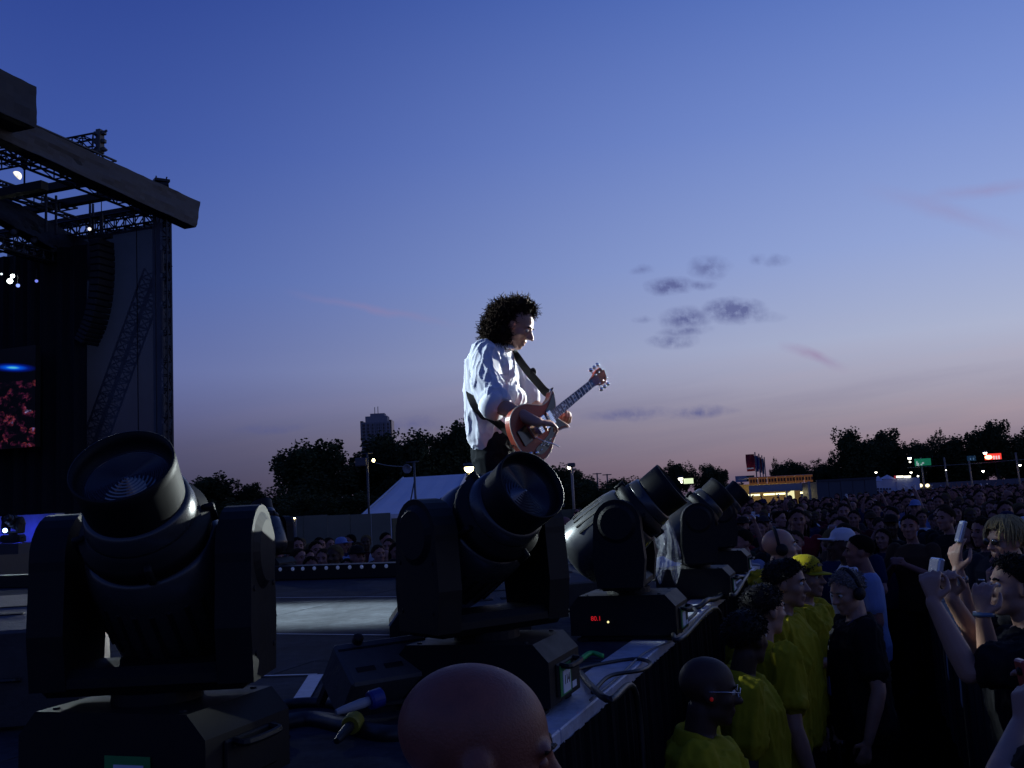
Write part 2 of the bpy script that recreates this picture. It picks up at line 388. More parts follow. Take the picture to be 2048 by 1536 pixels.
# ------------------------------------------------------------------ main stage: wing tower, scrim, roof
STEEL = mat('dark_steel', (.05, .05, .055), .45, .7, var=.3)
DSTEEL = mat('black_steel', (.02, .02, .022), .5, .3)
zt = onv(331, 425, 0).z
t_ = thing('wing_tower', S(0, 0, 0), 'tall slim truss tower holding the outer corner of the stage roof', 'tower')
q = MB(); truss(q, S(0, .0, 0), S(0, 0, zt), .45, 26, r=.035); q.build('truss_mast', STEEL, t_)
for i in range(11):
    z0 = .8 + i * 1.18
    if i in (3, 6): continue
    q = MB(); q.box((0, 0, 0), (.06, .16, .95), None, .01); o = q.build('mast_panel', mat('mast_panel_grey', (.06, .06, .07), .6), t_, False, False)
    o.matrix_parent_inverse = WORLDINV(t_); o.matrix_basis = M4.Translation(S(-.26, -.15, z0)) @ M4.Rotation(-AZ, 4, 'Z')
# scrim: open-weave dark mesh closing the far side of the stage
SCR = mat('scrim_mesh', (.10, .105, .125), .9, var=.25, vscale=1.2)
def scrim():
    nt = SCR.node_tree; bs = nt.nodes['Principled BSDF']; tr = nt.nodes.new('ShaderNodeBsdfTransparent'); mx = nt.nodes.new('ShaderNodeMixShader')
    tr.inputs[0].default_value = (1, 1, 1, 1); mx.inputs[0].default_value = .03
    nt.links.new(bs.outputs[0], mx.inputs[1]); nt.links.new(tr.outputs[0], mx.inputs[2]); nt.links.new(mx.outputs[0], nt.nodes['Material Output'].inputs[0])
scrim()
t_ = thing('scrim_wall', S(.1, 3, 0), 'dark see-through mesh scrim stretched beside the wing tower', 'scrim')
q = MB(); n = 24
for i in range(n):
    for j in range(16):
        f = lambda a, c: S(.1 + .06 * mnoise.noise(V((a * .7, c * .35, 3))), .25 + a, c)
        a0, a1, c0, c1 = 8 * i / n, 8 * (i + 1) / n, (zt - .4) * j / 16, (zt - .4) * (j + 1) / 16
        q.quad(f(a0, c0), f(a1, c0), f(a1, c1), f(a0, c1))
q.build('mesh_sheet', SCR, t_, True)
q = MB(); q.quad(S(-.3, .3, .2), S(-.3, -.20, .2), S(-.3, -.20, zt - .1), S(-.3, .3, zt - .1)); q.quad(S(.3, .3, .2), S(.3, -.2, .2), S(.3, -.2, zt - .1), S(.3, .3, zt - .1)); q.build('mast_wrap', SCR, t_)
q = MB(); q.tube([S(-.02, 1.25, 1.5), S(-.02, 1.3, zt - .5)], .02, 5); q.build('hanging_cable', BLK, t_)
# crane boom standing behind the scrim
q = MB(); a = onu(178, 915, 4.5); b_ = onu(312, 545, 4.5); d_ = (b_ - a).normalized(); foot = a - d_ * (a.z / d_.z)
truss(q, foot + d_ * .05, b_, .75, 34, r=.05)
q.bar(b_, b_ + d_ * .5 + V((.5, 0, -.1)), .3, .2)
tag(q.build('crane_boom', DSTEEL), 'lattice crane boom seen faintly through the dark scrim', 'crane')
# roof fascia: sagging grey tarpaulin on a beam
TARP = mat('grey_tarp', (.075, .068, .064), .75, var=.35, vscale=1.5, bump=.35, bscale=5)
DTARP = mat('dark_tarp', (.045, .043, .043), .8, var=.35, vscale=1.5, bump=.3, bscale=5)
def fascia(name, v, top, bot, depth, m, label, amp=.07, nx=50, ny=8):
    A, B_ = onv(*top[0], v), onv(*top[1], v); C_, D_ = onv(*bot[0], v), onv(*bot[1], v)
    t_ = thing(name, (A + C_) / 2, label, 'roof fascia'); q = MB(); grid = []
    for i in range(nx + 1):
        for j in range(ny + 1):
            p = A.lerp(B_, i / nx).lerp(C_.lerp(D_, i / nx), j / ny); x = i / nx * 9
            e = amp * (mnoise.noise(V((x * .9 + j * .25, j * .35, 1.7))) + .6 * (1 - abs(mnoise.noise(V((x * 1.6 - j * .5, j * .2, 5))) * 2)) ** 4)
            grid.append(p - NN * (e + .02))
    for i in range(nx):
        for j in range(ny):
            k = i * (ny + 1) + j; q.add([grid[k], grid[k + ny + 1], grid[k + ny + 2], grid[k + 1]], [(0, 1, 2, 3)])
    q.build('tarpaulin', m, t_, True)
    q = MB(); vs = [A, B_, D_, C_]; q.add([p + NN * .02 for p in vs] + [p + NN * depth for p in vs], [(0, 1, 2, 3), (7, 6, 5, 4), (0, 4, 5, 1), (1, 5, 6, 2), (2, 6, 7, 3), (3, 7, 4, 0)])
    q.build('beam_box', BLK, t_); return A, B_, C_, D_
A1, B1, C1, D1 = fascia('roof_fascia', -.6, ((-260, 103), (399, 404)), ((-260, 157), (391, 455)), .55, TARP, 'long creased grey tarpaulin fascia along the stage roof edge', .065, 50, 8)
q = MB()
for (px, py) in ((73, 173),): pass
A2, B2, C2, D2 = fascia('roof_end_block', -1.6, ((-200, 38), (71, 174)), ((-200, 135), (71, 256)), 3.2, DTARP, 'dark tarpaulin covered block on top of the stage roof at the frame edge', .05, 16, 8)
# roof girders parallel to the front and crossing it
def girder(name, a, b_, w, n, label, h=None, m=None, r=.05, cat='truss'):
    q = MB(); truss(q, a, b_, w, n, h, r); return tag(q.build(name, m or DSTEEL), label, cat)
zr = uvz(D1)[2]
girder('roof_truss', S(-24, .4, onv(0, 292, .4).z + 0), S(.2, .4, onv(330, 430, .4).z), .45, 22, 'box truss running just inside the grey roof fascia')
pa = onv(170, 300, -.2)
ua = uvz(onv(196, 284, 2.2))
girder('roof_truss', S(ua[0] + .0, 2.2, ua[2]), S(ua[0], 16, ua[2] + .1), .55, 26, 'crane-like truss poking out above the fascia with a bracket end', r=.045)
q = MB(); c = S(ua[0], 2.1, ua[2])
for dz in (-.35, 0, .35): q.box((0, 0, 0), (.5, .18, .16), M4.Translation(c + ZZ * dz) @ M4.Rotation(.2 - AZ, 4, 'Z'), .02)
q.box((0, 0, 0), (.22, .3, 1.0), M4.Translation(c) @ M4.Rotation(-AZ, 4, 'Z'), .02)
for s_ in (-1, 1): q.bar(c + ZZ * .3 * s_, c + ZZ * .42 * s_ - NN * .35, .07)
tag(q.build('truss_bracket', mat('galvanised', (.09, .085, .075), .5, .5)), 'pale bracket block on the end of the protruding roof truss', 'bracket')
ub = uvz(onv(322, 366, .3)); q = MB(); c = S(ub[0], .3, ub[2] - .1)
for k in range(3): q.box((0, 0, 0), (.62, .5, .12), M4.Translation(c + ZZ * (k * .17 - .17)) @ M4.Rotation(.3 * k, 4, 'Z'), .01)
q.bar(c - ZZ * .9, c + ZZ * .1, .3); q.tube([c + V((-.2, 0, .2)), c + V((-.2, 0, .42))], .03); q.tube([c + V((.2, 0, .2)), c + V((.25, 0, .35))], .03)
tag(q.build('roof_pulley', DSTEEL), 'small pulley block standing above the outer roof corner', 'pulley')
labs = ['black cross beam under the stage roof nearest the camera', 'black cross beam under the roof, second from the frame edge', 'black cross beam under the roof beside the chain hoist', 'black cross beam meeting the outer roof corner']
for i, (p0, yy) in enumerate((((-20, 392), 0), ((118, 373), 0), ((180, 398), 0), ((252, 424), 0))):
    a = onv(p0[0] + 60, p0[1] - 12, 1.2); w = uvz(a); q = MB()
    q.bar(S(w[0], .1, w[2]), S(w[0], 14, w[2] - .1), .34, .3); tag(q.build('cross_beam', BLK), labs[i], 'beam')
for i, (px, py, vv) in enumerate(((60, 262, 2.2), (150, 428, 4.2))):
    w = uvz(onv(px, py, vv)); girder('roof_truss', S(-20, vv, w[2]), S(-.4, vv, w[2]), .4, 20, ('rear box truss under the roof, above the moon', 'lowest rear box truss over the inner canopy')[i])
girder('scrim_header', S(.1, .3, zt - .15), S(.1, 9, zt - .15), .7, 18, 'dark header truss along the top of the scrim', h=.6)
# chain hoist
p = onv(49, 325, 1.5); q = MB(); q.tube([p + ZZ * 1.0, p - ZZ * .9], .035, 5); q.ell(p - ZZ * .1, (.1, .1, .2)); q.ell(p + ZZ * .25, (.08, .08, .12))
tag(q.build('chain_hoist', BLK), 'small chain hoist hanging from a roof truss near the moon', 'hoist')
# inner canopy
fascia('inner_canopy', 4.6, ((-80, 345), (176, 486)), ((-80, 392), (196, 548)), .5, mat('canopy_tarp', (.055, .058, .068), .8, var=.3, vscale=1.2, bump=.4, bscale=4), 'sloping grey inner canopy edge under the stage roof', .09, 36, 8)
w = uvz(onv(100, 505, 4.7)); girder('lamp_truss', S(-16, 4.8, w[2] - .2), S(-.6, 4.8, w[2] - .2), .4, 30, 'black lamp truss under the inner canopy')
wz = w[2]
# uprights of the roof
for i, (px, py) in enumerate(((92, 420), (112, 425), (180, 440), (186, 440))):
    w = uvz(onv(px, py, 3.4)); q = MB(); q.tube([S(w[0], 3.4, w[2] - .9), S(w[0], 3.4, w[2] + .7)], .05, 6)
    tag(q.build('roof_upright', STEEL), ('pale steel roof upright nearest the frame edge', 'pale steel roof upright second from the frame edge', 'third roof upright, paired close with the last', 'roof upright closest to the scrim')[i], 'upright', 'roof uprights')
# dim spotlights under the canopy
for i, (px, py) in enumerate(((28, 462), (68, 478), (108, 497), (143, 528), (176, 552))):
    c = onv(px, py, 4.7); T = M4.Translation(c) @ frame((.35, -.8, -.55))
    t_ = thing('par_lamp', c, ['unlit spotlight under the canopy at the frame edge', 'unlit spotlight under the canopy, second from the frame edge', 'unlit spotlight in the middle of the canopy row', 'unlit spotlight under the canopy, second from the scrim', 'unlit spotlight under the canopy next to the scrim'][i], 'spotlight', 'canopy spotlights')
    q = MB(); q.lathe([(0, -.3), (.09, -.28), (.14, -.1), (.15, .15), (.165, .15), (.165, .0), (.15, -.02)], T, 16); q.tube([c, c + ZZ * .5], .03); q.build('can', BLK, t_, True)
    q = MB(); q.lathe([(0, .13), (.1, .12), (.15, .1)], T, 16); q.build('lens', mat('dim_lens', (.25, .27, .3), .12), t_, True)
# line array of loudspeakers
t_ = thing('line_array', onv(205, 500, 2.0), 'curved black hanging line array of loudspeakers in front of the scrim', 'loudspeaker')
uA = uvz(onv(222, 480, 2.0))[0]; prev = None
path = [(217, 482), (219, 520), (218, 560), (214, 600), (207, 635), (197, 663), (186, 686)]
pts = spline([onu(x - 14, y, uA) for x, y in path], 3); cab = None
for i in range(len(pts) - 1):
    a, b_ = pts[i], pts[i + 1]; T = M4.Translation((a + b_) / 2) @ frame(b_ - a, D)
    q = MB(); q.box((0, 0, 0), (.5, .95, (b_ - a).length * .93), T, .03)
    q.build('cabinet', mat('cabinet_black', (.010, .010, .012), .6), t_)
q = MB(); top = pts[0]; q.bar(top, top + ZZ * 1.2, .12); q.bar(top + ZZ * .15 - NN * .5, top + ZZ * .15 + NN * .6, .18); q.build('fly_frame', DSTEEL, t_)
q = MB(); q.tube([top + ZZ * 1.2, top + ZZ * 3.5], .02, 5); q.build('fly_cable', DSTEEL, t_)
# black masking drape and back wall
DR = mat('drape_black', (.008, .008, .010), .95)
q = MB(); vd0 = uvz(onu(174, 800, -1.0))[1]; n = 120
for i in range(n):
    a0, a1 = vd0 + 16 * i / n, vd0 + 16 * (i + 1) / n
    f = lambda a, k: -1 + .09 * math.sin(k * 1.1) + .04 * math.sin(k * 2.7)
    q.quad(S(f(a0, i), a0, SZ), S(f(a1, i + 1), a1, SZ), S(f(a1, i + 1), a1, zt - 1.2), S(f(a0, i), a0, zt - 1.2))
tag(q.build('masking_drape', DR, None, True), 'black pleated masking drape behind the video screen', 'drape')
q = MB(); sbox(q, -30, -1.6, 14.2, 14.5, SZ, zt - 1); tag(q.build('backdrop', DR), 'black backdrop closing the rear of the stage', 'backdrop')
# video screen
def screen_mat():
    m = bpy.data.materials.new('video_screen'); m.use_nodes = True; nt = m.node_tree; nb = NB(nt); bs = nt.nodes['Principled BSDF']
    tc = nt.nodes.new('ShaderNodeTexCoord'); uvn = tc.outputs['UV']; sp = nt.nodes.new('ShaderNodeSeparateXYZ'); nt.links.new(uvn, sp.inputs[0])
    vo = nt.nodes.new('ShaderNodeTexVoronoi'); vo.inputs['Scale'].default_value = 16; nt.links.new(uvn, vo.inputs['Vector'])
    n1 = nb.noise(uvn, 9, 6, .7); n2 = nb.noise(uvn, 26, 4, .6)
    c = nb.ramp(n1, [(.0, (0, 0, 0)), (.47, (.004, .002, .006)), (.54, (.10, .012, .05)), (.60, (.34, .05, .04)), (.64, (.08, .04, .24)), (.70, (.7, .6, 1))])
    br = nb.m('MULTIPLY', nb.m('GREATER_THAN', .58, vo.outputs['Distance']), nb.m('MULTIPLY_ADD', n2, 4, -1.6, clamp=True))
    low = nb.m('LESS_THAN', sp.outputs[1], .66)
    c = nb.mix(nb.m('MULTIPLY', br, low), (0.001, .001, .002), c)
    # blue flare of a lamp filmed on the screen
    dx = nb.m('MULTIPLY', nb.m('SUBTRACT', sp.outputs[0], .79), 4.2); dy = nb.m('MULTIPLY', nb.m('ADD', nb.m('SUBTRACT', sp.outputs[1], .80), nb.m('MULTIPLY', nb.m('SUBTRACT', sp.outputs[0], .79), .16)), 20)
    r_ = nb.m('SQRT', nb.m('ADD', nb.m('MULTIPLY', dx, dx), nb.m('MULTIPLY', dy, dy)))
    fl = nb.m('POWER', nb.m('SUBTRACT', 1, r_, clamp=True), 1.5)
    c2 = nb.ramp(fl, [(0, (0, 0, 0)), (.25, (0, .01, .25)), (.6, (.0, .12, 1)), (.85, (.1, .7, 1))])
    c = nb.mix(1, c, c2, 'ADD')
    nt.links.new(c, bs.inputs['Emission Color']); bs.inputs['Emission Strength'].default_value = .65; bs.inputs['Base Color'].default_value = (.005, .005, .005, 1); bs.inputs['Roughness'].default_value = .5
    return m
t_ = thing('video_screen', onu(20, 890, -2.0), 'video screen showing the crowd at the left edge of the frame', 'screen')
vs_ = [onu(-170, 905, -2.0), onu(70, 893, -2.0), onu(70, 690, -2.0), onu(-170, 690, -2.0)]
c0 = vs_[1]; up_ = ZZ * (vs_[2].z - vs_[1].z); vs_ = [c0 + NN * 5.5, c0, c0 + up_, c0 + up_ + NN * 5.5]
q = MB(); q.quad(*vs_); me = q.mesh('picture', screen_mat()); uvl = me.uv_layers.new()
for i, c in enumerate(((0, 0), (1, 0), (1, 1), (0, 1))): uvl.data[i].uv = c
link('picture', me, t_)
q = MB(); sb = [p + D * .02 for p in vs_]; q.add([p for p in sb] + [p + D * .25 for p in sb], [(0, 3, 2, 1), (4, 5, 6, 7), (0, 1, 5, 4), (1, 2, 6, 5), (2, 3, 7, 6), (3, 0, 4, 7)]); q.build('screen_case', BLK, t_)
# stage lamps that are lit (white and blue) inside the stage house
def lamp(px, py, u, r, col, st, label):
    c = onu(px, py, u); t_ = thing('stage_lamp', c, label, 'lamp', 'lit stage lamps'); aim = (V((0, 6, 2.6)) - c).normalized(); T = M4.Translation(c) @ frame(aim)
    q = MB(); q.lathe([(0, -r * 4), (r * 1.1, -r * 3.6), (r * 1.25, -r), (r * 1.25, r * .6), (r * 1.1, r * .6), (r * 1.05, 0)], T, 16); q.tube([c, c + ZZ * .5], r * .3, 6); q.build('lamp_housing', BLK, t_, True)
    q = MB(); q.lathe([(0, r * .35), (r * .6, r * .25), (r * 1.02, 0)], T, 16); q.build('lamp_lens', mat('lamp_%g_%g_%g' % col, (0, 0, 0), .4, emit=col, estr=st), t_, True); return c
LP = lamp(20, 562, -3, .10, (.9, 1, .95), 18, 'largest white stage lamp shining at the left frame edge')
lamp(25, 552, -3, .07, (.9, 1, .95), 8, 'small white stage lamp touching the largest one from above')
lamp(3, 548, -3, .04, (.8, .9, 1), 2, 'tiny pale stage lamp on the frame edge')
lamp(36, 571, -3, .07, (.25, .35, 1), 1.5, 'blue stage lamp below and right of the white ones')
lamp(73, 562, -3, .06, (.2, .25, .9), 1, 'lone blue stage lamp right of the others')
c = onu(179, 458, -1); lamp(179, 458, -1.2, .07, (1, .95, .9), 1.2, 'small white lamp on the canopy corner by the scrim')
# moon: lit half and soft edge painted as emission from a set direction
mm = bpy.data.materials.new('moon_surface'); mm.use_nodes = True; nt = mm.node_tree; nb = NB(nt); bs = nt.nodes['Principled BSDF']
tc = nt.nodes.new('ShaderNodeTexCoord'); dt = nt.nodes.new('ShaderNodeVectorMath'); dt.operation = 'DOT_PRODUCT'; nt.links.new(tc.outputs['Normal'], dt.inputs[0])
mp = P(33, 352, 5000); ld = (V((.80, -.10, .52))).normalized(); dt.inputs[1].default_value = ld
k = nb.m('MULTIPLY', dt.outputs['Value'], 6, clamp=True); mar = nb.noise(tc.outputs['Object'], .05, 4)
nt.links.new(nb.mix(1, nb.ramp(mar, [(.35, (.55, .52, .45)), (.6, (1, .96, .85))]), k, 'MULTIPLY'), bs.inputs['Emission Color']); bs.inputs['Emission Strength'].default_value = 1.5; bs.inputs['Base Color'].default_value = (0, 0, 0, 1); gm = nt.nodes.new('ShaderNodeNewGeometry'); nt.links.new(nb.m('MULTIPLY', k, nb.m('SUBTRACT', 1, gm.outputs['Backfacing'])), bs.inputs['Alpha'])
q = MB(); q.ell((0, 0, 0), 25, None, 32, 20); me = q.mesh('moon', mm, True); o = link('moon', me); o.location = mp; tag(o, 'half moon hanging behind the stage roof trusses', 'moon')
# blue-lit riser on the far part of the stage
t_ = thing('stage_riser', G(30, 1170, SZ), 'low riser washed in deep blue light at the left edge', 'riser')
ur = uvz(P(30, 1100, 26))
q = MB(); sbox(q, ur[0], ur[0] + .3, ur[1] - 1.3, ur[1] + 6, SZ + .02, uvz(onu(30, 1031, ur[0]))[2]); q.build('riser_wall', mat('riser_grey', (.3, .3, .33), .7), t_)
q = MB(); zz0 = uvz(onu(30, 1085, ur[0]))[2]; sbox(q, ur[0] - 1.5, ur[0] - .02, ur[1] - 1.6, ur[1] + 6, SZ + .01, zz0); q.build('riser_step', mat('riser_step_black', (.03, .03, .035), .6), t_)
for i in range(5):
    bl = bpy.data.lights.new('blue_floor_lamp', 'POINT'); bl.energy = 9; bl.color = (.03, .05, 1); bl.shadow_soft_size = .05
    bo = bpy.data.objects.new('blue_floor_lamp', bl); COL.objects.link(bo); bo.location = S(ur[0] - .45, ur[1] - .6 + i * 1.1, zz0 + .22)
# ------------------------------------------------------------------ follow spots
def spot(name, loc, tgt, power, deg, blend, col, size=.15):
    l = bpy.data.lights.new(name, 'SPOT'); l.energy = power; l.spot_size = R(deg); l.spot_blend = blend; l.color = col; l.shadow_soft_size = size
    o = bpy.data.objects.new(name, l); COL.objects.link(o); o.location = loc; o.rotation_euler = (V(tgt) - V(loc)).to_track_quat('-Z', 'Y').to_euler(); return o
SING = P(990, 800, 5.9)
dl = (SING - LP).normalized()
LA = S(-28, -1.0, 13.0); da = (SING - LA).normalized()
t_ = thing('stage_lamp', LA, 'follow spot on the roof edge aimed at the guitarist', 'lamp', 'lit stage lamps')
q = MB(); q.lathe([(0, -.7), (.17, -.65), (.17, .1), (.19, .1), (.19, -.2)], M4.Translation(LA) @ frame(da), 16); q.bar(LA, LA + ZZ * 1.0, .06); q.build('lamp_housing', BLK, t_, True)
spot('follow_spot_beam', LA + da * .2, P(985, 790, 5.9), 56000, 4.0, .4, (.78, .92, 1))
spot('floor_pool_beam', LA + da * .2 - ZZ * .1, G(600, 1228, SZ), 210000, 3.9, .8, (.82, 1, .98))
spot('stage_wash_beam', LP + dl * .3 + ZZ * .12, P(1500, 1080, 5), 2200, 24, .9, (.8, .92, 1))
FB = V((31, 40, 11.5))
t_ = thing('follow_spot_tower', (31, 40, 0), 'follow spot on a scaffold tower right of the field', 'tower')
q = MB(); truss(q, (31, 40.6, 0), (31, 40.6, 11), 1.2, 12, r=.04); q.build('scaffold', STEEL, t_)
q = MB(); db = (SING - FB).normalized(); T = M4.Translation(FB) @ frame(db); q.lathe([(0, -.9), (.2, -.85), (.2, .1), (.22, .1), (.22, -.3)], T, 16); q.bar(FB - db * .4, FB - db * .4 - ZZ * .6, .12); q.build('spot_housing', BLK, t_, True)
spot('audience_spot_beam', FB + db * .2, SING + V((.05, 0, .12)), 420000, 2.3, .45, (.98, 1, .96))
spot('audience_wash_beam', FB + db * .25 + ZZ * .05, P(430, 985, 2.28), 170000, 1.05, .8, (.9, 1, .98))  # extra narrow beam, added to brighten the nearest fixture's head
spot('side_light_beam', LA + da * .2 + ZZ * .1, P(1175, 1062, 4.5), 110000, 1.3, .8, (.82, .97, 1))  # extra narrow beam, added to put a highlight on the third fixture
# ------------------------------------------------------------------ moving-head lights
HOUS = mat('fixture_black', (.0065, .0068, .008), .55, var=.35, vscale=14, spec=.2)
SHELL = mat('fixture_grey_shell', (.045, .048, .052), .30, .35, var=.3, vscale=10)
LENS = mat('fresnel_glass', (.03, .032, .045), .08, var=.1, coat=1.0, spec=.9)
RED = mat('red_digits', (.02, 0, 0), .5, emit=(1, .02, .03), estr=.45)
GRN = mat('green_tape', (.02, .22, .05), .5, var=.3); PAPER = mat('paper_label', (.6, .62, .66), .6, var=.15)
WARM = mat('pilot_lamp', (.1, .1, .05), .5, emit=(1, .9, .4), estr=1.2)
def base_mesh():
    q = MB(); ol = [(-.24, 0), (.24, 0), (.24, .125), (.195, .175), (-.195, .175), (-.24, .125)]
    T = M4.Translation((0, .16, .025)) @ M4.Rotation(math.pi / 2, 4, 'X')
    q.prism(ol, 0, .32, T); q.box((0, 0, .018), (.40, .27, .03)); q.box((.242, 0, .09), (.012, .2, .09), None, .004); q.box((-.242, 0, .09), (.012, .2, .09), None, .004)
    for sx in (-1, 1):
        for sy in (-1, 1): q.box((sx * .19, sy * .12, .006), (.05, .05, .012))
    q.lathe([(.10, .2), (.10, .225), (.085, .225)], None, 24)
    for sx in (-1, 1): q.tube(spline([(sx * .246, -.07, .13), (sx * .275, -.06, .125), (sx * .275, .06, .125), (sx * .246, .07, .13)], 4), .008, 6)
    for sx in (-1, 1):
        for sy in (-1, 1): q.lathe([(.008, .2), (.007, .2035), (0, .204)], M4.Translation((sx * .165, sy * .13, 0)), 8)
    return q.mesh('base', HOUS)
def yoke_mesh():
    q = MB(); q.box((0, 0, .255), (.47, .2, .06), None, .02)
    for s_ in (-1, 1):
        ol = [(-.10, .24), (.10, .24), (.115, .36), (.105, .50)] + [(.105 * math.cos(a), .52 + .105 * math.sin(a)) for a in [math.pi * k / 12 for k in range(13)]] + [(-.105, .50), (-.115, .36)]
        T = M4.Translation((s_ * .205 - .04, 0, 0)) @ M4(((0, 0, 1, 0), (1, 0, 0, 0), (0, 1, 0, 0), (0, 0, 0, 1)))
        q.prism(ol, 0, .08, T)
        T2 = M4.Translation((s_ * .245, 0, .52)) @ frame((s_, 0, 0)); q.lathe([(.0, .012), (.07, .012), (.088, 0)], T2, 24)
        q.box((s_ * .249, .0, .53), (.008, .022, .10), None, .003)
        for (y_, z_) in ((-.08, .30), (.08, .30), (-.085, .44), (.085, .44)): q.lathe([(.007, 0), (.006, .003), (0, .0035)], M4.Translation((s_ * .245, y_, z_)) @ frame((s_, 0, 0)), 8)
    return q.mesh('yoke', HOUS)
def head_meshes():
    q = MB(); q.mi = 1
    q.lathe([(0, -.305), (.09, -.30), (.14, -.278), (.158, -.23), (.162, -.12), (.158, .0), (.147, .05), (.138, .058)], None, 48)
    q.mi = 0
    q.lathe([(.136, .055), (.136, .072), (.143, .078), (.143, .104), (.126, .112), (.124, .128)], None, 48)
    q.mi = 1; q.lathe([(.122, .126), (.122, .135), (.117, .168), (.110, .176)], None, 48)
    q.mi = 0; q.lathe([(.106, .172), (.107, .182), (.108, .205), (.110, .26), (.111, .286), (.106, .288), (.104, .262), (.101, .246), (.08, .235)], None, 48)
    for k in range(4):
        a = k * math.pi / 2 + .3; q.box((0, 0, 0), (.03, .016, .05), M4.Rotation(a, 4, 'Z') @ M4.Translation((.14, 0, .09)), .004)
    body = q.mesh('head', [HOUS, SHELL]); body.polygons.foreach_set('use_smooth', [True] * len(body.polygons))
    q = MB(); prof = [(0, .252)]; n = 22
    for i in range(n):
        r = .004 + .098 * i / n; prof += [(r, .251 - .0012 * (i % 2) - .010 * (i / n) ** 2), (r + .0034, .2475 - .010 * (i / n) ** 2)]
    prof.append((.1035, .239)); q.lathe(prof, None, 48); lens = q.mesh('lens', LENS)
    q = MB(); q.box((0, 0, 0), (.006, .012, .15), None, .002); slot = q.mesh('vent_slot', BLK)
    return body, lens, slot
BASE, YOKE, (HEAD, LENSM, SLOT) = base_mesh(), yoke_mesh(), head_meshes()
def local(o, M): o.matrix_parent_inverse = M4(); o.matrix_basis = M; return o
def moving_head(loc, byaw, hd, label, sc=1.0, number=None, digits=None, slots=True):
    t_ = thing('moving_head_light', loc, label, 'stage light', 'moving-head lights along the stage lip'); t_.scale = (sc,) * 3
    bo = local(link('base', BASE, t_, False), M4.Rotation(byaw, 4, 'Z'))
    hd = V(hd).normalized(); yaw = math.atan2(hd.y, hd.x) + math.pi / 2           # arms' axis is horizontal and square to the beam
    local(link('yoke', YOKE, t_, False), M4.Rotation(yaw, 4, 'Z'))
    T = frame(hd); T = M4.Translation((0, 0, .52)) @ T
    ho = local(link('head', HEAD, t_, False), T); local(link('lens', LENSM, ho, False), M4())
    if slots:
        for k in range(26):
            a = 2 * math.pi * k / 26
            if k % 13 in (0, 12): continue
            local(link('vent_slot', SLOT, ho, False), M4.Rotation(a, 4, 'Z') @ M4.Translation((.1600, 0, -.10)) @ M4.Rotation(-.03, 4, 'Y') )
    if number:
        side, txt = number                                                       # label plate on the end or the long face of the base
        for side_, w in ((side, .09),):
            if side == 'end': T = M4.Translation((.250, -.03, .085)) @ M4.Rotation(math.pi / 2, 4, 'Z') @ M4.Rotation(math.pi / 2, 4, 'X')
            else: T = M4.Translation((.05, -.163, .072)) @ M4.Rotation(math.pi / 2, 4, 'X')
            q = MB(); q.box((0, 0, 0), (.115, .085, .002)); local(q.build('green_label', GRN, bo, False, False), T)
            q = MB(); q.box((0, 0, 0), (.075, .062, .002)); local(q.build('number_card', PAPER, bo, False, False), T @ M4.Translation((.004, -.006, .002)))
            if txt: me = text_mesh(txt, .038, 'number'); me.materials.append(BLK); local(link('number', me, bo, False), T @ M4.Translation((.004, -.002, .0035)))
            q = MB(); q.box((0, 0, 0), (.045, .018, .002)); local(q.build('barcode_sticker', PAPER, bo, False, False), T @ M4.Translation((.09, -.03, .0)))
    if digits:
        me = text_mesh(digits, .028, 'display'); me.materials.append(RED); local(link('display', me, bo, False), M4.Translation((-.12, -.161, .10)) @ M4.Rotation(math.pi / 2, 4, 'X'))
        q = MB(); q.ell((0, 0, 0), .005); local(q.build('pilot_lamp', WARM, bo, False, False), M4.Translation((-.065, -.162, .085)))
    return t_
A0 = math.pi / 2 - AZ
p = P(316, 1400, 2.33); moving_head((p.x, p.y, SZ + .004), -AZ, (.0, -.70, .68), 'big moving-head light nearest the camera, numbered 113', 1.0, ('long', '113'))
p = P(975, 1300, 3.1); moving_head((p.x, p.y, SZ + .004), -AZ, (.56, -.70, .46), 'moving-head light below the guitarist, second from the camera', 1.0, ('end', '114'))
p = P(1258, 1200, 4.45); moving_head((p.x, p.y, SZ + .004), -AZ, (.80, -.20, .58), 'moving-head light with a red display, third from the camera', .95, ('end', ''), '80.1')
p = P(1392, 1150, 5.95); moving_head((p.x, p.y, SZ + .004), -AZ, (.74, .0, .60), 'moving-head light beside the clear plastic bag, fourth along the lip', .88, ('end', ''), None, False)
p = P(1440, 1110, 7.6); moving_head((p.x, p.y, SZ + .004), -AZ, (.74, .0, .58), 'farthest moving-head light at the end of the lip', .88, ('end', ''), None, False)
p = P(536, 1120, 10.0); moving_head((p.x, p.y, SZ + .004), R(-20), (-.3, .35, .88), 'lone moving-head light on the far edge of the stage', .95, None, None, False)
p = P(26, 1080, 24.4); t9 = moving_head((p.x, p.y, zz0 + .01), 0, (-.2, -.8, .3), 'small moving-head light silhouetted against the blue riser', 1.0, None, None, False)
q = MB(); c = P(10, 1061, 24.2); q.ell(c, .055); o = q.build('blue_lamp', mat('lamp_blue_bright', (0, 0, 0), emit=(.25, .4, 1), estr=9), t9)
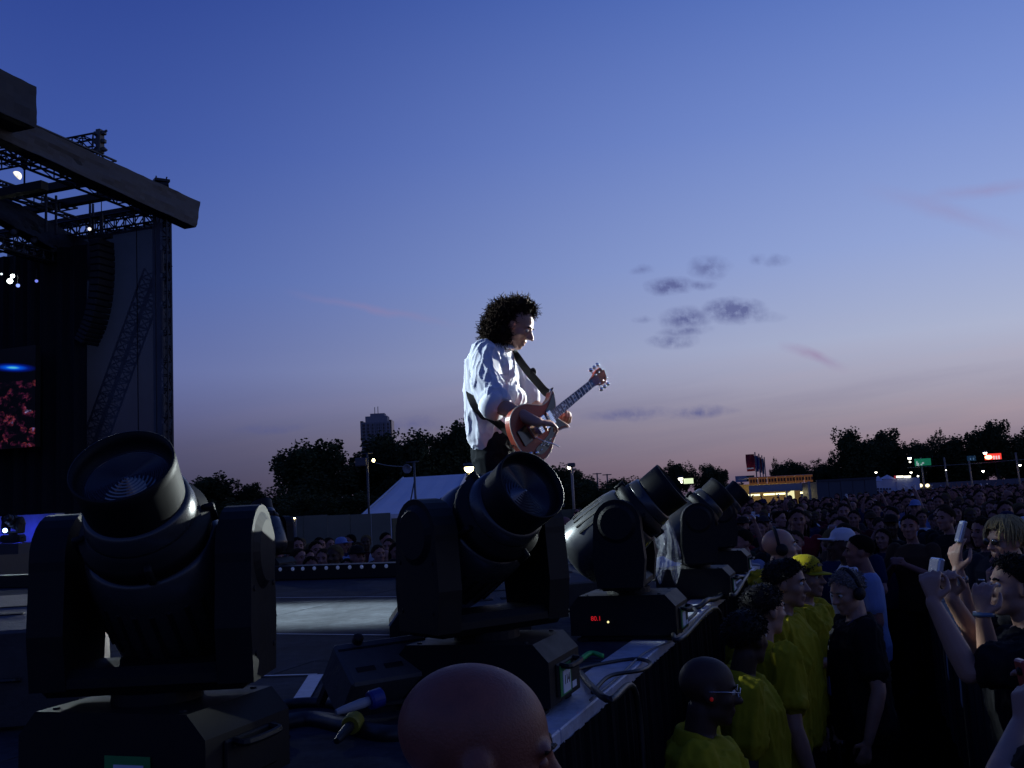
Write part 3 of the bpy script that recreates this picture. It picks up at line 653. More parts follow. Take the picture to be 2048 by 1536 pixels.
# ------------------------------------------------------------------ batten of small lamps along the far edge
t_ = thing('light_batten', S(uE - .5, vE + 5, SZ), 'low black batten with a row of small blue-white lamps on the far stage edge', 'light batten')
a = P(500, 1128, 9.6); va = uvz(a)[1]; ub_ = uE - .35
q = MB(); sbox(q, ub_, ub_ + .22, vE + 2.2, vE + 8, SZ + .01, SZ + .13); q.build('batten_case', HOUS, t_)
for px in (540, 560, 585, 605, 628, 652, 675, 699, 723, 747, 772, 795):
    d = ray(px, 1124); tt = (CC + D * (ub_ - .002) - CAMP).dot(D) / d.dot(D); c = CAMP + d * tt; c.z = SZ + .105
    q = MB(); q.lathe([(0, .008), (.012, .006), (.018, 0), (.022, -.02)], M4.Translation(c) @ frame(-D), 10); q.build('small_lamp', mat('batten_lamp', (.3, .35, .5), .2, emit=(.45, .6, 1), estr=.06), t_, True)
# ------------------------------------------------------------------ tilted floor boxes between the fixtures
BOXM = mat('scuffed_black_box', (.05, .05, .052), .6, var=.5, vscale=20, bump=.2, bscale=80)
def wedge(loc, yaw, tilt, dim, label, knobs=3):
    t_ = thing('floor_wedge', loc, label, 'floor monitor', 'tilted boxes on the stage lip'); T = M4.Rotation(yaw, 4, 'Z')
    w, d, h = dim
    TT = T @ M4.Translation((0, 0, math.sin(tilt) * d / 2 + .004)) @ M4.Rotation(tilt, 4, 'X') @ M4.Translation((0, 0, h / 2))
    q = MB(); q.box((0, 0, 0), dim, None, .008); local(q.build('cabinet', BOXM, t_, False, False), TT)
    q = MB(); q.add([(-w / 2 + .02, d / 2 - .01, -h / 2), (w / 2 - .02, d / 2 - .01, -h / 2), (w / 2 - .02, d / 2 - .012, -h / 2 - .0), (-w / 2 + .02, d / 2 - .05, -h / 2)], [(0, 1, 2, 3)])
    for sx in (-1, 1):
        q = MB(); q.bar((sx * w * .4, d * .46, -h / 2), (sx * w * .4, d * .5, -h / 2 - d * math.sin(tilt) * 1.0), .02); local(q.build('prop', DSTEEL, t_, False, False), TT)
    for k in range(3):
        q = MB(); q.box((0, 0, 0), (w * .2, .018, .004), None, .0015); local(q.build('slot', BLK, t_, False, False), TT @ M4.Translation((-w * .3 + k * w * .3, -.03, h / 2 + .001)))
    q = MB(); q.box((0, 0, 0), (w * .96, .006, .004)); local(q.build('seam', BLK, t_, False, False), TT @ M4.Translation((0, .05, h / 2 + .0005)))
    for k in range(knobs):
        q = MB(); q.lathe([(.016, 0), (.016, .02), (.011, .024), (0, .025)], None, 12); local(q.build('knob', BLK, t_, False, False), TT @ M4.Translation((-w * .25 + k * w * .24, .075 - .02 * k, h / 2)))
    q = MB(); q.tube(spline([(-.08, -d / 2 - .002, .0), (-.05, -d / 2 - .03, .01), (.05, -d / 2 - .03, .01), (.08, -d / 2 - .002, 0)], 4), .007, 6); local(q.build('handle', DSTEEL, t_, False, False), TT)
    return t_
p = G(752, 1428, SZ); wedge((p.x, p.y, SZ + .004), R(36), R(40), (.30, .16, .15), 'tilted black slotted box left of the bald head', 1)
p = G(960, 1275, SZ); w2 = wedge((p.x, p.y, SZ + .004), R(24), R(22), (.40, .30, .13), 'tilted black box with a white tag behind the second stage light', 1)
q = MB(); q.box((0, 0, 0), (.035, .03, .002)); o = local(q.build('white_tag', PAPER, w2, False, False), M4.Rotation(R(24), 4, 'Z') @ M4.Translation((.03, -.02, .205)) @ M4.Rotation(R(22), 4, 'X'))
p = G(1165, 1212, SZ); wedge((p.x, p.y, SZ + .004), R(24), R(26), (.52, .30, .16), 'tilted grey box with knobs left of the third stage light', 3)
p = G(840, 1285, SZ)
t_ = thing('flight_case', (p.x, p.y, SZ + .004), 'black slanted case standing behind the second stage light', 'case')
q = MB(); T = M4.Translation((p.x + .08, p.y + .35, SZ)) @ M4.Rotation(R(8), 4, 'Z') @ M4.Rotation(math.pi / 2, 4, 'X'); q.prism([(-.26, .0), (.2, 0), (.2, .36), (-.04, .36), (-.26, .06)], -.18, .18, T); q.build('case_body', HOUS, t_)
q = MB(); q.bar(T @ V((-.045, .362, .17)), T @ V((-.262, .064, .17)), .008); q.build('edge_trim', mat('alu_edge', (.35, .37, .4), .4, .8), t_)
p = G(30, 1440, SZ); wedge((p.x, p.y, SZ + .004), R(10), R(12), (.5, .4, .3), 'black box in the shade at the bottom left corner', 1)  # added box, there only to darken this corner of the deck
# ------------------------------------------------------------------ cables and connectors
CAB = mat('cable_black', (.012, .012, .013), .45)
def cable(name, pts, r, label, m=None, flat=None, parts=None):
    q = MB(); q.tube(spline(pts, 7), r, 7); return tag(q.build(name, m or CAB, None, True), label, 'cable', 'cables on the stage lip')
def gs(px, py, dz=.012): return G(px, py, SZ + dz)
zl = .03
cable('cable', [gs(1150, 1340), gs(1190, 1330), gs(1265, 1318), gs(1300, 1325), gs(1285, 1340, zl), gs(1220, 1352, zl), gs(1185, 1385)], .007, 'black cable looped over the white lip beside the second light')
cable('cable', [gs(1160, 1345), gs(1185, 1375, zl), gs(1220, 1400, zl + .01), E0.lerp(E1, .13) - NN * .06 + ZZ * -.02, E0.lerp(E1, .13) - NN * .07 - ZZ * .5], .011, 'thick black cable dropping over the lip behind the bald head')
cable('cable', [gs(1320, 1262), gs(1345, 1268, zl), gs(1362, 1278, zl + .012), E0.lerp(E1, .5) - NN * .06 - ZZ * .02, E0.lerp(E1, .5) - NN * .06 - ZZ * .6], .010, 'black cable crossing the lip by the third stage light')
cable('cable', [gs(1370, 1222), gs(1400, 1212, zl), gs(1415, 1200, zl + .02), gs(1436, 1195, zl), E0.lerp(E1, .76) - NN * .05, E0.lerp(E1, .77) - NN * .07 - ZZ * .7], .014, 'thick black cable hanging down the skirt beyond the third light')
cable('cable', [gs(1310, 1230), gs(1335, 1245), gs(1358, 1252), gs(1380, 1236, zl), gs(1392, 1222, zl), gs(1378, 1210)], .008, 'coiled black cable at the foot of the third light')
cable('cable', [gs(1425, 1165), gs(1450, 1168), gs(1460, 1180, zl), gs(1470, 1190, zl), E0.lerp(E1, .87) - NN * .05, E0.lerp(E1, .87) - NN * .06 - ZZ * .5], .011, 'black cable over the lip in front of the fourth light')
cable('thin_cord', [gs(1180, 1400), gs(1240, 1350), gs(1290, 1305), gs(1345, 1282)], .0035, 'thin pale cord lying slack on the deck by the lip', mat('pale_cord', (.2, .2, .2), .6))
cable('cable', [gs(470, 1480), gs(540, 1455), gs(620, 1440), gs(700, 1455), gs(790, 1470), gs(880, 1440)], .028, 'thick black cable bundle on the deck left of the bald head')
cable('cable', [gs(500, 1440), gs(560, 1412), gs(640, 1405), gs(720, 1415), gs(800, 1405)], .018, 'black cable running behind the thick bundle')
cable('cable', [gs(520, 1536), gs(500, 1500), gs(525, 1470, .03), gs(545, 1460, .03), gs(560, 1500), gs(520, 1560)], .010, 'black cable curling by the base of light 113')
def connector(px, py, yaw, cols, label, sc=1, dz=.035):
    p = G(px, py, SZ + dz); t_ = thing('plug_connector', p, label, 'connector', 'power plugs on the deck'); t_.rotation_euler = (0, 0, yaw); t_.scale = (sc,) * 3
    q = MB(); q.lathe([(0, 0), (.030, 0), (.034, .01), (.034, .05), (.026, .055), (0, .055)], frame((1, 0, .15)), 20); local(q.build('plug_cap', cols[0], t_, False, True), M4())
    q = MB(); q.lathe([(.016, 0), (.018, -.03), (.014, -.10), (.010, -.13), (0, -.13)], frame((1, 0, .15)), 14); local(q.build('plug_sleeve', cols[1], t_, False, True), M4())
BLUE = mat('blue_plastic', (.008, .02, .16), .45); YEL = mat('yellow_plastic', (.22, .19, .012), .6); WHP = mat('white_plastic', (.28, .29, .32), .6)
connector(738, 1402, R(35), (BLUE, WHP), 'blue and white power plug by the tilted box', .7, .13)
connector(1112, 1284, R(20), (YEL, WHP), 'yellow and white plug behind the second stage light', .7)
connector(700, 1452, R(80), (YEL, CAB), 'yellow banded plug on the thick cable bundle', .8)
connector(1362, 1238, R(60), (CAB, WHP), 'small dark plug by the foot of the third light', .6)
connector(1494, 1128, R(200), (WHP, WHP), 'white cup-like plug at the far end of the lip', .9)
connector(540, 1452, R(130), (WHP, CAB), 'grey plug beside the base of light 113', .8)
q = MB(); a, b_ = gs(1188, 1316), gs(1178, 1306); q.tube(spline([gs(1160, 1320), gs(1182, 1306, .02), gs(1205, 1312)], 5), .010, 6); tag(q.build('green_tape', mat('bright_green_tape', (.03, .4, .08), .5), None, True), 'short strip of bright green tape on a cable', 'tape')
# clear plastic rain bag hung between the third and fourth lights
PLA = mat('clear_plastic', (.75, .78, .85), .12, var=.1, trans=0, bump=.6, bscale=25)
def plastic():
    nt = PLA.node_tree; bs = nt.nodes['Principled BSDF']; tr = nt.nodes.new('ShaderNodeBsdfTransparent'); mx = nt.nodes.new('ShaderNodeMixShader'); mx.inputs[0].default_value = .80
    nt.links.new(bs.outputs[0], mx.inputs[1]); nt.links.new(tr.outputs[0], mx.inputs[2]); nt.links.new(mx.outputs[0], nt.nodes['Material Output'].inputs[0])
plastic()
q = MB(); n, m_ = 26, 18; grid = []
for i in range(n + 1):
    for j in range(m_ + 1):
        f, h_ = i / n, j / m_
        xl = 1306 + 8 * math.sin(h_ * 5) + 14 * h_ * h_; xr = 1345 + 22 * math.sin(h_ * 2.2) - 6 * h_
        top = 1075 - 38 * math.sin(f * 2.6) ** 1; bot = 1150 + 18 * math.sin(f * 9)
        p = P(xl + (xr - xl) * f, top + (bot - top) * h_, 4.95 + .12 * mnoise.noise(V((f * 6, h_ * 3, 2))) + .05 * math.sin(f * 14 + h_ * 3)); grid.append(p)
for i in range(n):
    for j in range(m_):
        k = i * (m_ + 1) + j; q.add([grid[k], grid[k + m_ + 1], grid[k + m_ + 2], grid[k + 1]], [(0, 1, 2, 3)])
tag(q.build('plastic_bag', PLA, None, True), 'crumpled clear plastic bag hanging between two stage lights', 'plastic bag')
# ------------------------------------------------------------------ people
def sd_ell(p, c, r):
    q = (p - np.array(c)) / np.array(r); k0 = np.linalg.norm(q, axis=1); k1 = np.linalg.norm(q / np.array(r), axis=1); return k0 * (k0 - 1) / np.maximum(k1, 1e-6)
def sd_cap(p, a, b_, r0, r1):
    a, b_ = np.array(a), np.array(b_); ba = b_ - a; h = np.clip(((p - a) @ ba) / (ba @ ba), 0, 1); return np.linalg.norm(p - a - h[:, None] * ba, axis=1) - (r0 + (r1 - r0) * h)
def smin(a, b_, k): h = np.clip(.5 + .5 * (b_ - a) / k, 0, 1); return b_ * (1 - h) + a * h - k * h * (1 - h)
def smax(a, b_, k): return -smin(-a, -b_, k)
def head_sdf(p, nose=1.0, open_mouth=0):
    d = sd_ell(p, (-.012, 0, .032), (.100, .078, .084))
    d = smin(d, sd_ell(p, (.026, 0, -.030), (.064, .060, .086)), .03)
    d = smin(d, sd_ell(p, (.012, 0, -.078), (.060, .056, .036)), .025)
    d = smin(d, sd_ell(p, (.068, 0, -.108), (.020, .024, .016)), .025)
    for s_ in (-1, 1):
        d = smin(d, sd_ell(p, (.055, s_ * .040, -.030), (.026, .022, .020)), .02)
        d = smax(d, -sd_ell(p, (.098, s_ * .031, .004), (.016, .020, .012)), .014)
        d = smin(d, sd_ell(p, (.082, s_ * .027, .022), (.012, .026, .008)), .012)
        d = smin(d, sd_ell(p, (-.006, s_ * .078, -.012), (.022, .010, .032)), .008)
    d = smin(d, sd_cap(p, (.090, 0, .008), (.116 * nose, 0, -.034), .008, .0125), .012)
    for s_ in (-1, 1): d = smin(d, sd_ell(p, (.104, s_ * .012, -.036), (.010, .009, .009)), .008)
    d = smin(d, sd_ell(p, (.090, 0, -.063), (.012, .024, .008)), .008)
    d = smin(d, sd_ell(p, (.088, 0, -.077 - open_mouth * .008), (.012, .021, .008)), .008)
    d = smax(d, -sd_ell(p, (.103, 0, -.070 - open_mouth * .004), (.014, .022, .0022 + open_mouth * .005)), .005)
    return d
HCACHE = {}
def head_prim(nu=56, nv=44, **k):
    key = (nu, nv, tuple(sorted(k.items())))
    if key in HCACHE: return HCACHE[key]
    dirs = []
    for i in range(nv + 1):
        ph = math.pi * i / nv
        for j in range(nu):
            a = 2 * math.pi * j / nu; a = a - .45 * math.sin(a)             # denser towards the face
            dirs.append((math.sin(ph) * math.cos(a), math.sin(ph) * math.sin(a), math.cos(ph)))
    dirs = np.array(dirs); o = np.array([0, 0, -.02]); t = np.full(len(dirs), .16)
    for _ in range(60): t -= .7 * head_sdf(o + dirs * t[:, None], **k)
    vs = o + dirs * np.clip(t, .03, .17)[:, None]
    fs = [(i * nu + j, (i + 1) * nu + j, (i + 1) * nu + (j + 1) % nu, i * nu + (j + 1) % nu) for i in range(nv) for j in range(nu)]
    HCACHE[key] = (vs.tolist(), fs); return HCACHE[key]
def hframe(c, fwd, up=(0, 0, 1), sc=1.0):
    f = V(fwd).normalized(); l = V(up).cross(f).normalized(); u = f.cross(l)
    return M4.Translation(c) @ M4((f, l, u)).transposed().to_4x4() @ M4.Scale(sc, 4)
def limb(mb, pts, rad, seg=12):
    """tapered chain with rounded joints; every piece closed so that it can be fused"""
    for i in range(len(pts) - 1):
        a, b_ = V(pts[i]), V(pts[i + 1]); n = 4
        mb.tube([a.lerp(b_, k / n) for k in range(n + 1)], [rad[i] + (rad[i + 1] - rad[i]) * k / n for k in range(n + 1)], seg)
    for p, r in zip(pts, rad): mb.ell(p, r, None, 10, 8)
def torso(mb, levels, side, fwd, seg=20):
    rings = []
    for c, rs, rf in levels:
        rings.append([V(c) + side * (rs * math.copysign(abs(math.cos(a)) ** .85, math.cos(a))) + fwd * (rf * math.copysign(abs(math.sin(a)) ** .85, math.sin(a))) for a in [2 * math.pi * k / seg for k in range(seg)]])
    mb.loft(rings)
def hand(mb, wrist, dirn, palm_n, side=1, curl=.5, spread=.10, sc=1.0, thumb=.6):
    """palm, four fingers of unequal length with knuckle bends, thumb from the side of the palm.
    dirn: wrist to fingers; palm_n: normal out of the palm; side: +1/-1 puts the thumb on either edge"""
    d = V(dirn).normalized(); n = (V(palm_n) - d * V(palm_n).dot(d)).normalized(); x = d.cross(n) * side
    w = V(wrist)
    for k in range(4):
        off = (k - 1.5) * .019 * sc
        limb(mb, [w + d * .008, w + x * off + d * (.088 - abs(k - 1.2) * .005) * sc], [.019 * sc, .0115 * sc], 8)
    for k, ln in enumerate((.074, .082, .076, .060)):
        base = w + x * (k - 1.5) * .020 * sc * -1 * -1 + d * (.088 - abs(k - 1.2) * .005) * sc
        dd = (d + x * (k - 1.5) * spread).normalized(); pts = [base]; ang = 0; c_ = curl[k] if hasattr(curl, '__len__') else curl
        for j, fr in enumerate((.44, .32, .24)):
            ang += c_ * (1.0, 1.15, .8)[j]; q = dd * math.cos(ang) + n * math.sin(ang); pts.append(pts[-1] + q * ln * fr * sc)
        limb(mb, pts, [.0098 * sc, .0090 * sc, .0082 * sc, .0070 * sc], 8)
    b0 = w + x * -.026 * sc + d * .022 * sc; t1 = b0 + (d * .55 - x * .75 + n * .3).normalized() * .04 * sc
    t2 = t1 + (d * (1 - thumb * .4) - x * (.25 - thumb * .5) + n * thumb).normalized() * .032 * sc; t3 = t2 + (d + x * thumb * .5 + n * thumb).normalized() * .026 * sc
    limb(mb, [b0, t1, t2, t3], [.014 * sc, .0115 * sc, .010 * sc, .008 * sc], 8)
SKINS = {'fair': mat('skin_fair', (.36, .20, .14), .5, var=.18, vscale=14, bump=.12, bscale=160),
         'dark': mat('skin_dark', (.050, .027, .018), .58, spec=.3, var=.3, vscale=20, bump=.1, bscale=160),
         'tan': mat('skin_tan', (.26, .14, .095), .5, var=.18, vscale=14, bump=.1, bscale=160)}
HAIRS = {'dark': mat('hair_dark', (.010, .008, .007), .5, spec=.15, var=.4, vscale=60, bump=.6, bscale=90), 'blond': mat('hair_blond', (.34, .26, .11), .45, spec=.15, var=.45, vscale=40, bump=.7, bscale=80),
         'brown': mat('hair_brown', (.028, .017, .010), .5, spec=.15, var=.4, vscale=60, bump=.6, bscale=90), 'grey': mat('hair_grey', (.16, .15, .14), .6, spec=.15, var=.4, vscale=60, bump=.6, bscale=90)}
YSHIRT = mat('yellow_polo', (.33, .275, .010), .85, var=.12, vscale=12, bump=.25, bscale=300, spec=.15)
BSHIRT = mat('black_cloth', (.010, .010, .012), .9, var=.3, vscale=12, bump=.2, bscale=250, spec=.1)
DTROU = mat('black_trousers', (.008, .008, .010), .9, spec=.1)
EYEW = mat('eye_white', (.5, .48, .45), .25); EYED = mat('eye_dark', (.01, .008, .006), .15)
def hair_cap(mb, T, ext=1.0, back=0.0, low=-.02):
    """cap of hair over the cranium; closed"""
    vs, fs = [], []; nu, nv = 28, 14; R3 = T
    def pt(i, j, s_):
        a = 2 * math.pi * j / nu; lim = .90 + 1.38 * (0.5 - .5 * math.cos(a)) ** .8 + .08 * abs(math.sin(a)) + .04 * math.sin(a * 5 + 1) + .05 * math.sin(a * 11) ; ph = lim * i / nv * (1 + back * (0.5 - .5 * math.cos(a)))
        d_ = V((math.sin(ph) * math.cos(a), math.sin(ph) * math.sin(a), math.cos(ph)))
        e = s_ * (1 + .05 * mnoise.noise(d_ * 7) + .03 * mnoise.noise(d_ * 19)) * (1 - .10 * max(0, (ph - 1.5)))
        return (-.012 + d_.x * .104 * e, d_.y * .083 * e, .030 + d_.z * .090 * e)
    for i in range(nv + 1):
        for j in range(nu): vs.append(pt(i, j, 1.0 * ext))
    for i in range(nv + 1):
        for j in range(nu): vs.append(pt(nv - i, j, .90))
    n2 = 2 * nv + 1
    fs = [(i * nu + j, (i + 1) * nu + j, (i + 1) * nu + (j + 1) % nu, i * nu + (j + 1) % nu) for i in range(n2) for j in range(nu)]
    mb.add(vs, fs, T)
def hair_tufts(mb, T, ext, n, seed, ln=.020):
    rs = random.Random(seed)
    for _ in range(n):
        a = rs.uniform(0, 6.283); lim = .90 + 1.38 * (0.5 - .5 * math.cos(a)) ** .8 + .08 * abs(math.sin(a)); ph = lim * math.sqrt(rs.uniform(.02, 1.03))
        d_ = V((math.sin(ph) * math.cos(a), math.sin(ph) * math.sin(a), math.cos(ph))); e = ext * .985 * (1 - .10 * max(0, ph - 1.5))
        p = V((-.012 + d_.x * .104 * e, d_.y * .083 * e, .030 + d_.z * .090 * e)); fl = V((rs.gauss(-.2, .5), rs.gauss(0, .5), rs.gauss(-.35, .4))); q = (d_ * .55 + fl).normalized() * rs.uniform(.6, 1.4) * ln
        mb.tube([T @ p, T @ (p + q * .6), T @ (p + q + d_ * -.003)], [.0032, .0026, .0008], 3, False)
def build_person(loc, H, yaw, label, skin='fair', hair='dark', shirt=None, trousers=None, pose=None, voxel=.007, group=None, headdir=None, lean=0, parts=(), cat='person', hair_ext=1.08, short=True, bald=False, wide=1.0, sleeve=.62, shirt_amp=.019, seed=0, polo=True, nose=1.0, eyes=True):
    """a standing adult; pose may override joints in world space: shoulder/elbow/wrist ('r','l') and hand frames"""
    pose = pose or {}; F = V((math.cos(yaw), math.sin(yaw), 0)); L = V((-math.sin(yaw), math.cos(yaw), 0)); B = V((loc[0], loc[1], loc[2] if len(loc) > 2 else 0)); u = H / 1.78
    fl = F * lean
    def J(f, l, z): return B + F * f * u + L * l * u + ZZ * z * u + fl * (z * u)
    t_ = thing('person', B, label, cat, group)
    neck = J(-.01, 0, 1.50); hc = pose.get('head', J(.035, 0, 1.655)); hd = V(headdir) if headdir else F
    sh = {'r': pose.get('sh_r', J(0, -.185 * wide, 1.44)), 'l': pose.get('sh_l', J(0, .185 * wide, 1.44))}
    el_ = {'r': pose.get('el_r', J(-.02, -.25 * wide, 1.14)), 'l': pose.get('el_l', J(-.02, .25 * wide, 1.14))}
    wr = {'r': pose.get('wr_r', J(.06, -.25 * wide, .88)), 'l': pose.get('wr_l', J(.06, .25 * wide, .88))}
    lv = [(J(0, 0, .86), .135 * wide * u, .105 * u), (J(0, 0, .93), .172 * wide * u, .118 * u), (J(.01, 0, 1.06), .155 * wide * u, .115 * u), (J(.02, 0, 1.22), .172 * wide * u, .125 * u), (J(.015, 0, 1.35), .185 * wide * u, .115 * u), (J(0, 0, 1.44), .165 * wide * u, .085 * u), (J(-.005, 0, 1.49), .08 * u, .06 * u)]
    Th = hframe(hc, hd, sc=u)
    mb = MB(); torso(mb, lv, L, F); vs, fs = head_prim(nose=nose); mb.add(vs, fs, Th)
    limb(mb, [neck - ZZ * .04, Th @ V((-.022, 0, -.075))], [.062 * u, .056 * u])
    for s_, sg in (('r', -1), ('l', 1)):
        limb(mb, [sh[s_], sh[s_].lerp(el_[s_], .5), el_[s_]], [.056 * u, .050 * u, .040 * u]); limb(mb, [el_[s_], el_[s_].lerp(wr[s_], .3), wr[s_]], [.041 * u, .043 * u, .027 * u])
        hdv = pose.get('hd_' + s_, (wr[s_] - el_[s_]).normalized()); pn = pose.get('pn_' + s_, L * -sg)
        hand(mb, wr[s_], hdv, pn, pose.get('side_' + s_, sg), pose.get('curl_' + s_, .35), sc=u * .98)
        hip, knee, ank = J(0, sg * .09, .90), J(.03, sg * .10, .50), J(0, sg * .11, .09)
        limb(mb, [hip, knee, ank], [.086 * u, .056 * u, .040 * u]); limb(mb, [ank - ZZ * .03 * u, ank + F * .15 * u - ZZ * .045 * u], [.042 * u, .034 * u])
    me = remesh(mb, voxel, 3, [SKINS[skin]], name='body'); link('body', me, t_)
    # shirt
    if shirt:
        mb = MB(); torso(mb, [(c + V((0, 0, -.02 if i == 0 else 0)), rs + .022 + (.012 if i < 3 else 0), rf + .024 + (.012 if i < 3 else 0)) for i, (c, rs, rf) in enumerate(lv[:6])] + [(J(-.006, 0, 1.475), .105 * u, .082 * u)], L, F)
        for s_ in 'rl':
            e = sh[s_].lerp(el_[s_], sleeve); limb(mb, [sh[s_], e], [.070 * u, .067 * u])
            dn = (el_[s_] - sh[s_]).normalized(); mb.tube([e - dn * .02, e + dn * .02], [.067 * u, .070 * u], 14)
        sm = remesh(mb, max(voxel, .008), 4, [shirt], name='shirt'); wrinkle(sm, shirt_amp, (9, 9, 3), seed, .1); wrinkle(sm, .007, (24, 24, 8), seed + 5, .1); so_ = link('shirt', sm, t_)
        if polo:
            q = MB(); rings = []
            for k, (r_, z_) in enumerate(((.074, 1.485), (.084, 1.52), (.094, 1.512), (.110, 1.468))):
                rings.append([J(-.012 + r_ * 1.0 * math.sin(a) * .86, r_ * math.cos(a), z_ - .035 * max(0, math.sin(a)) + .012 * max(0, -math.sin(a))) for a in [math.pi / 2 + .22 + (2 * math.pi - .44) * i / 26 for i in range(27)]])
            nn_ = 27; q.add([p for r_ in rings for p in r_], [(k * nn_ + i, k * nn_ + i + 1, (k + 1) * nn_ + i + 1, (k + 1) * nn_ + i) for k in range(3) for i in range(26)]); q.build('collar', shirt, so_, True)
    mb = MB(); torso(mb, [(J(0, 0, .82), .10, .10), (lv[0][0], lv[0][1] + .03, lv[0][2] + .02), (lv[1][0], lv[1][1] + .012, lv[1][2] + .012), (J(0, 0, 1.0), .16 * u, .12 * u)], L, F)
    for sg in (-1, 1): limb(mb, [J(0, sg * .09, .88), J(.03, sg * .10, .50), J(-.005, sg * .11, .10)], [.10 * u, .078 * u, .07 * u])
    link('trousers', remesh(mb, .014, 3, [trousers or DTROU], name='trousers'), t_)
    if not bald:
        q = MB(); hair_cap(q, Th, hair_ext); hair_tufts(q, Th, hair_ext, 900, seed)
        q.build('hair', HAIRS[hair], t_, True)
    if eyes:
        for sg in (-1, 1):
            q = MB(); q.ell(Th @ V((.079, sg * .031, .002)), .0125 * u); q.build('eye', EYEW, t_, True)
            q = MB(); q.ell(Th @ V((.0895, sg * .031, .001)), .0055 * u); q.build('iris', EYED, t_, True)
            q = MB(); q.tube([Th @ V((.094, sg * .014, .020)), Th @ V((.094, sg * .030, .026)), Th @ V((.082, sg * .048, .020))], .0045 * u, 6); q.build('eyebrow', HAIRS[hair], t_, True)
    return t_, Th, J, {'sh': sh, 'el': el_, 'wr': wr}
# ------------------------------------------------------------------ the guitarist
def guitarist():
    Yg = 5.9; F = V((.93, -.37, 0)).normalized(); L = V((.37, .93, 0)).normalized()
    foot = P(1000, 1000, Yg); B = V((foot.x, foot.y, SZ + .004))
    t_ = thing('person', B, 'guitarist in a loose white shirt with dark curly hair playing on stage', 'person')
    SK = mat('skin_guitarist', (.40, .22, .15), .45, var=.15, vscale=14)
    hc = P(1033, 651, 5.86); hd = V((.84, -.24, -.52)); Th = hframe(hc, hd, sc=1.02)
    shr, elr, wrr = P(968, 712, 5.74), P(986, 806, 5.60), P(1076, 845, 5.42)
    shl, ell_, wrl = P(1004, 712, 6.10), P(1062, 806, 6.12), P(1116, 848, 5.90)
    pelv = P(992, 900, Yg); z0 = SZ
    def c(px, py, y=Yg): return P(px, py, y)
    mb = MB(); vs, fs = head_prim(72, 56, nose=1.06, open_mouth=.6); mb.add(vs, fs, Th)
    limb(mb, [c(992, 706), Th @ V((-.025, 0, -.075))], [.064, .056])
    lv = [(c(994, 922), .14, .11), (c(992, 890), .17, .125), (c(990, 850), .16, .13), (c(984, 790), .175, .135), (c(982, 740), .185, .125), (c(984, 712), .165, .09), (c(990, 698), .08, .06)]
    torso(mb, lv, L, F)
    limb(mb, [shr, shr.lerp(elr, .5), elr], [.056, .050, .042]); limb(mb, [elr, elr.lerp(wrr, .3), wrr], [.044, .047, .028])
    limb(mb, [shl, ell_], [.056, .042]); limb(mb, [ell_, wrl], [.043, .028])
    # picking hand: fingers curled over the strings, pointing right and down
    hand(mb, wrr, V((.80, .30, -.06)), V((.25, .45, -.85)), -1, (.55, .6, .65, .6), .05, .98, .9)
    # fretting hand: palm under the neck, fingers wrapped round towards the camera
    hand(mb, wrl, V((.25, -.85, .12)), V((.1, .25, .9)), 1, (.75, .75, .75, .8), .10, .98, .7)
    for sg in (-1, 1):
        hip = c(994, 925) + L * .09 * sg; knee = V((B.x, B.y, SZ + .50)) + L * .12 * sg + F * .05; ank = V((B.x, B.y, SZ + .09)) + L * .14 * sg
        limb(mb, [hip, knee, ank], [.085, .056, .04]); limb(mb, [ank - ZZ * .04, ank + F * .16 - ZZ * .055], [.04, .033])
    link('body', remesh(mb, .0055, 2, [SK], name='body'), t_)
    # shirt with loose tail and blousing at the belly, rolled sleeves
    SH = mat('white_shirt', (.60, .63, .70), .85, var=.06, vscale=10, spec=.2)
    mb = MB()
    torso(mb, [(c(981, 902), .16, .07), (c(982, 880), .18, .115), (c(985, 850), .185, .138), (c(986, 800), .195, .148), (c(983, 755), .200, .138), (c(980, 725), .208, .124), (c(983, 706), .18, .102), (c(992, 694), .10, .08)], L, F, 26)
    mb.ell(c(1026, 798, 5.86), (.075, .12, .075)); mb.ell(c(1008, 745, 5.86), (.06, .13, .11))
    limb(mb, [c(970, 712, 5.76), c(974, 765, 5.66), c(984, 800, 5.61)], [.086, .086, .082]); mb.tube([c(985, 792, 5.61), c(992, 806, 5.58), c(1002, 815, 5.56)], [.086, .084, .066], 16)
    limb(mb, [shl, shl.lerp(ell_, .85)], [.085, .08])
    sm = remesh(mb, .006, 4, [SH], name='shirt'); wrinkle(sm, .013, (9, 9, 2.6), 3, .03); wrinkle(sm, .007, (22, 22, 6), 9, .03)
    so_ = link('shirt', sm, t_)
    q = MB(); q.tube([c(984, 803, 5.59), c(990, 811, 5.57), c(1000, 818, 5.55)], [.088, .090, .076], 18); cm_ = q.mesh('rolled_cuff', SH, True); link('rolled_cuff', cm_, so_)
    q = MB(); rg = []
    for r_, dy in ((.075, 0), (.088, .03), (.105, .0)):
        rg.append([c(1002, 694 - dy * 300) + F * (r_ * math.sin(a)) + L * (r_ * math.cos(a)) - ZZ * (.03 * max(0, math.sin(a))) for a in [math.pi / 2 + .25 + (2 * math.pi - .5) * i / 22 for i in range(23)]])
    q.add([p for r_ in rg for p in r_], [(k * 23 + i, k * 23 + i + 1, (k + 1) * 23 + i + 1, (k + 1) * 23 + i) for k in range(2) for i in range(22)]); q.build('collar', SH, so_, True)
    mb = MB(); torso(mb, [(c(995, 945), .12, .11), (c(995, 920), .18, .135), (c(993, 880), .178, .135), (c(992, 862), .168, .13)], L, F)
    for sg in (-1, 1):
        hip = c(994, 922) + L * .09 * sg; knee = V((B.x, B.y, SZ + .50)) + L * .12 * sg + F * .05; ank = V((B.x, B.y, SZ + .11)) + L * .14 * sg; limb(mb, [hip, knee, ank], [.105, .08, .085])
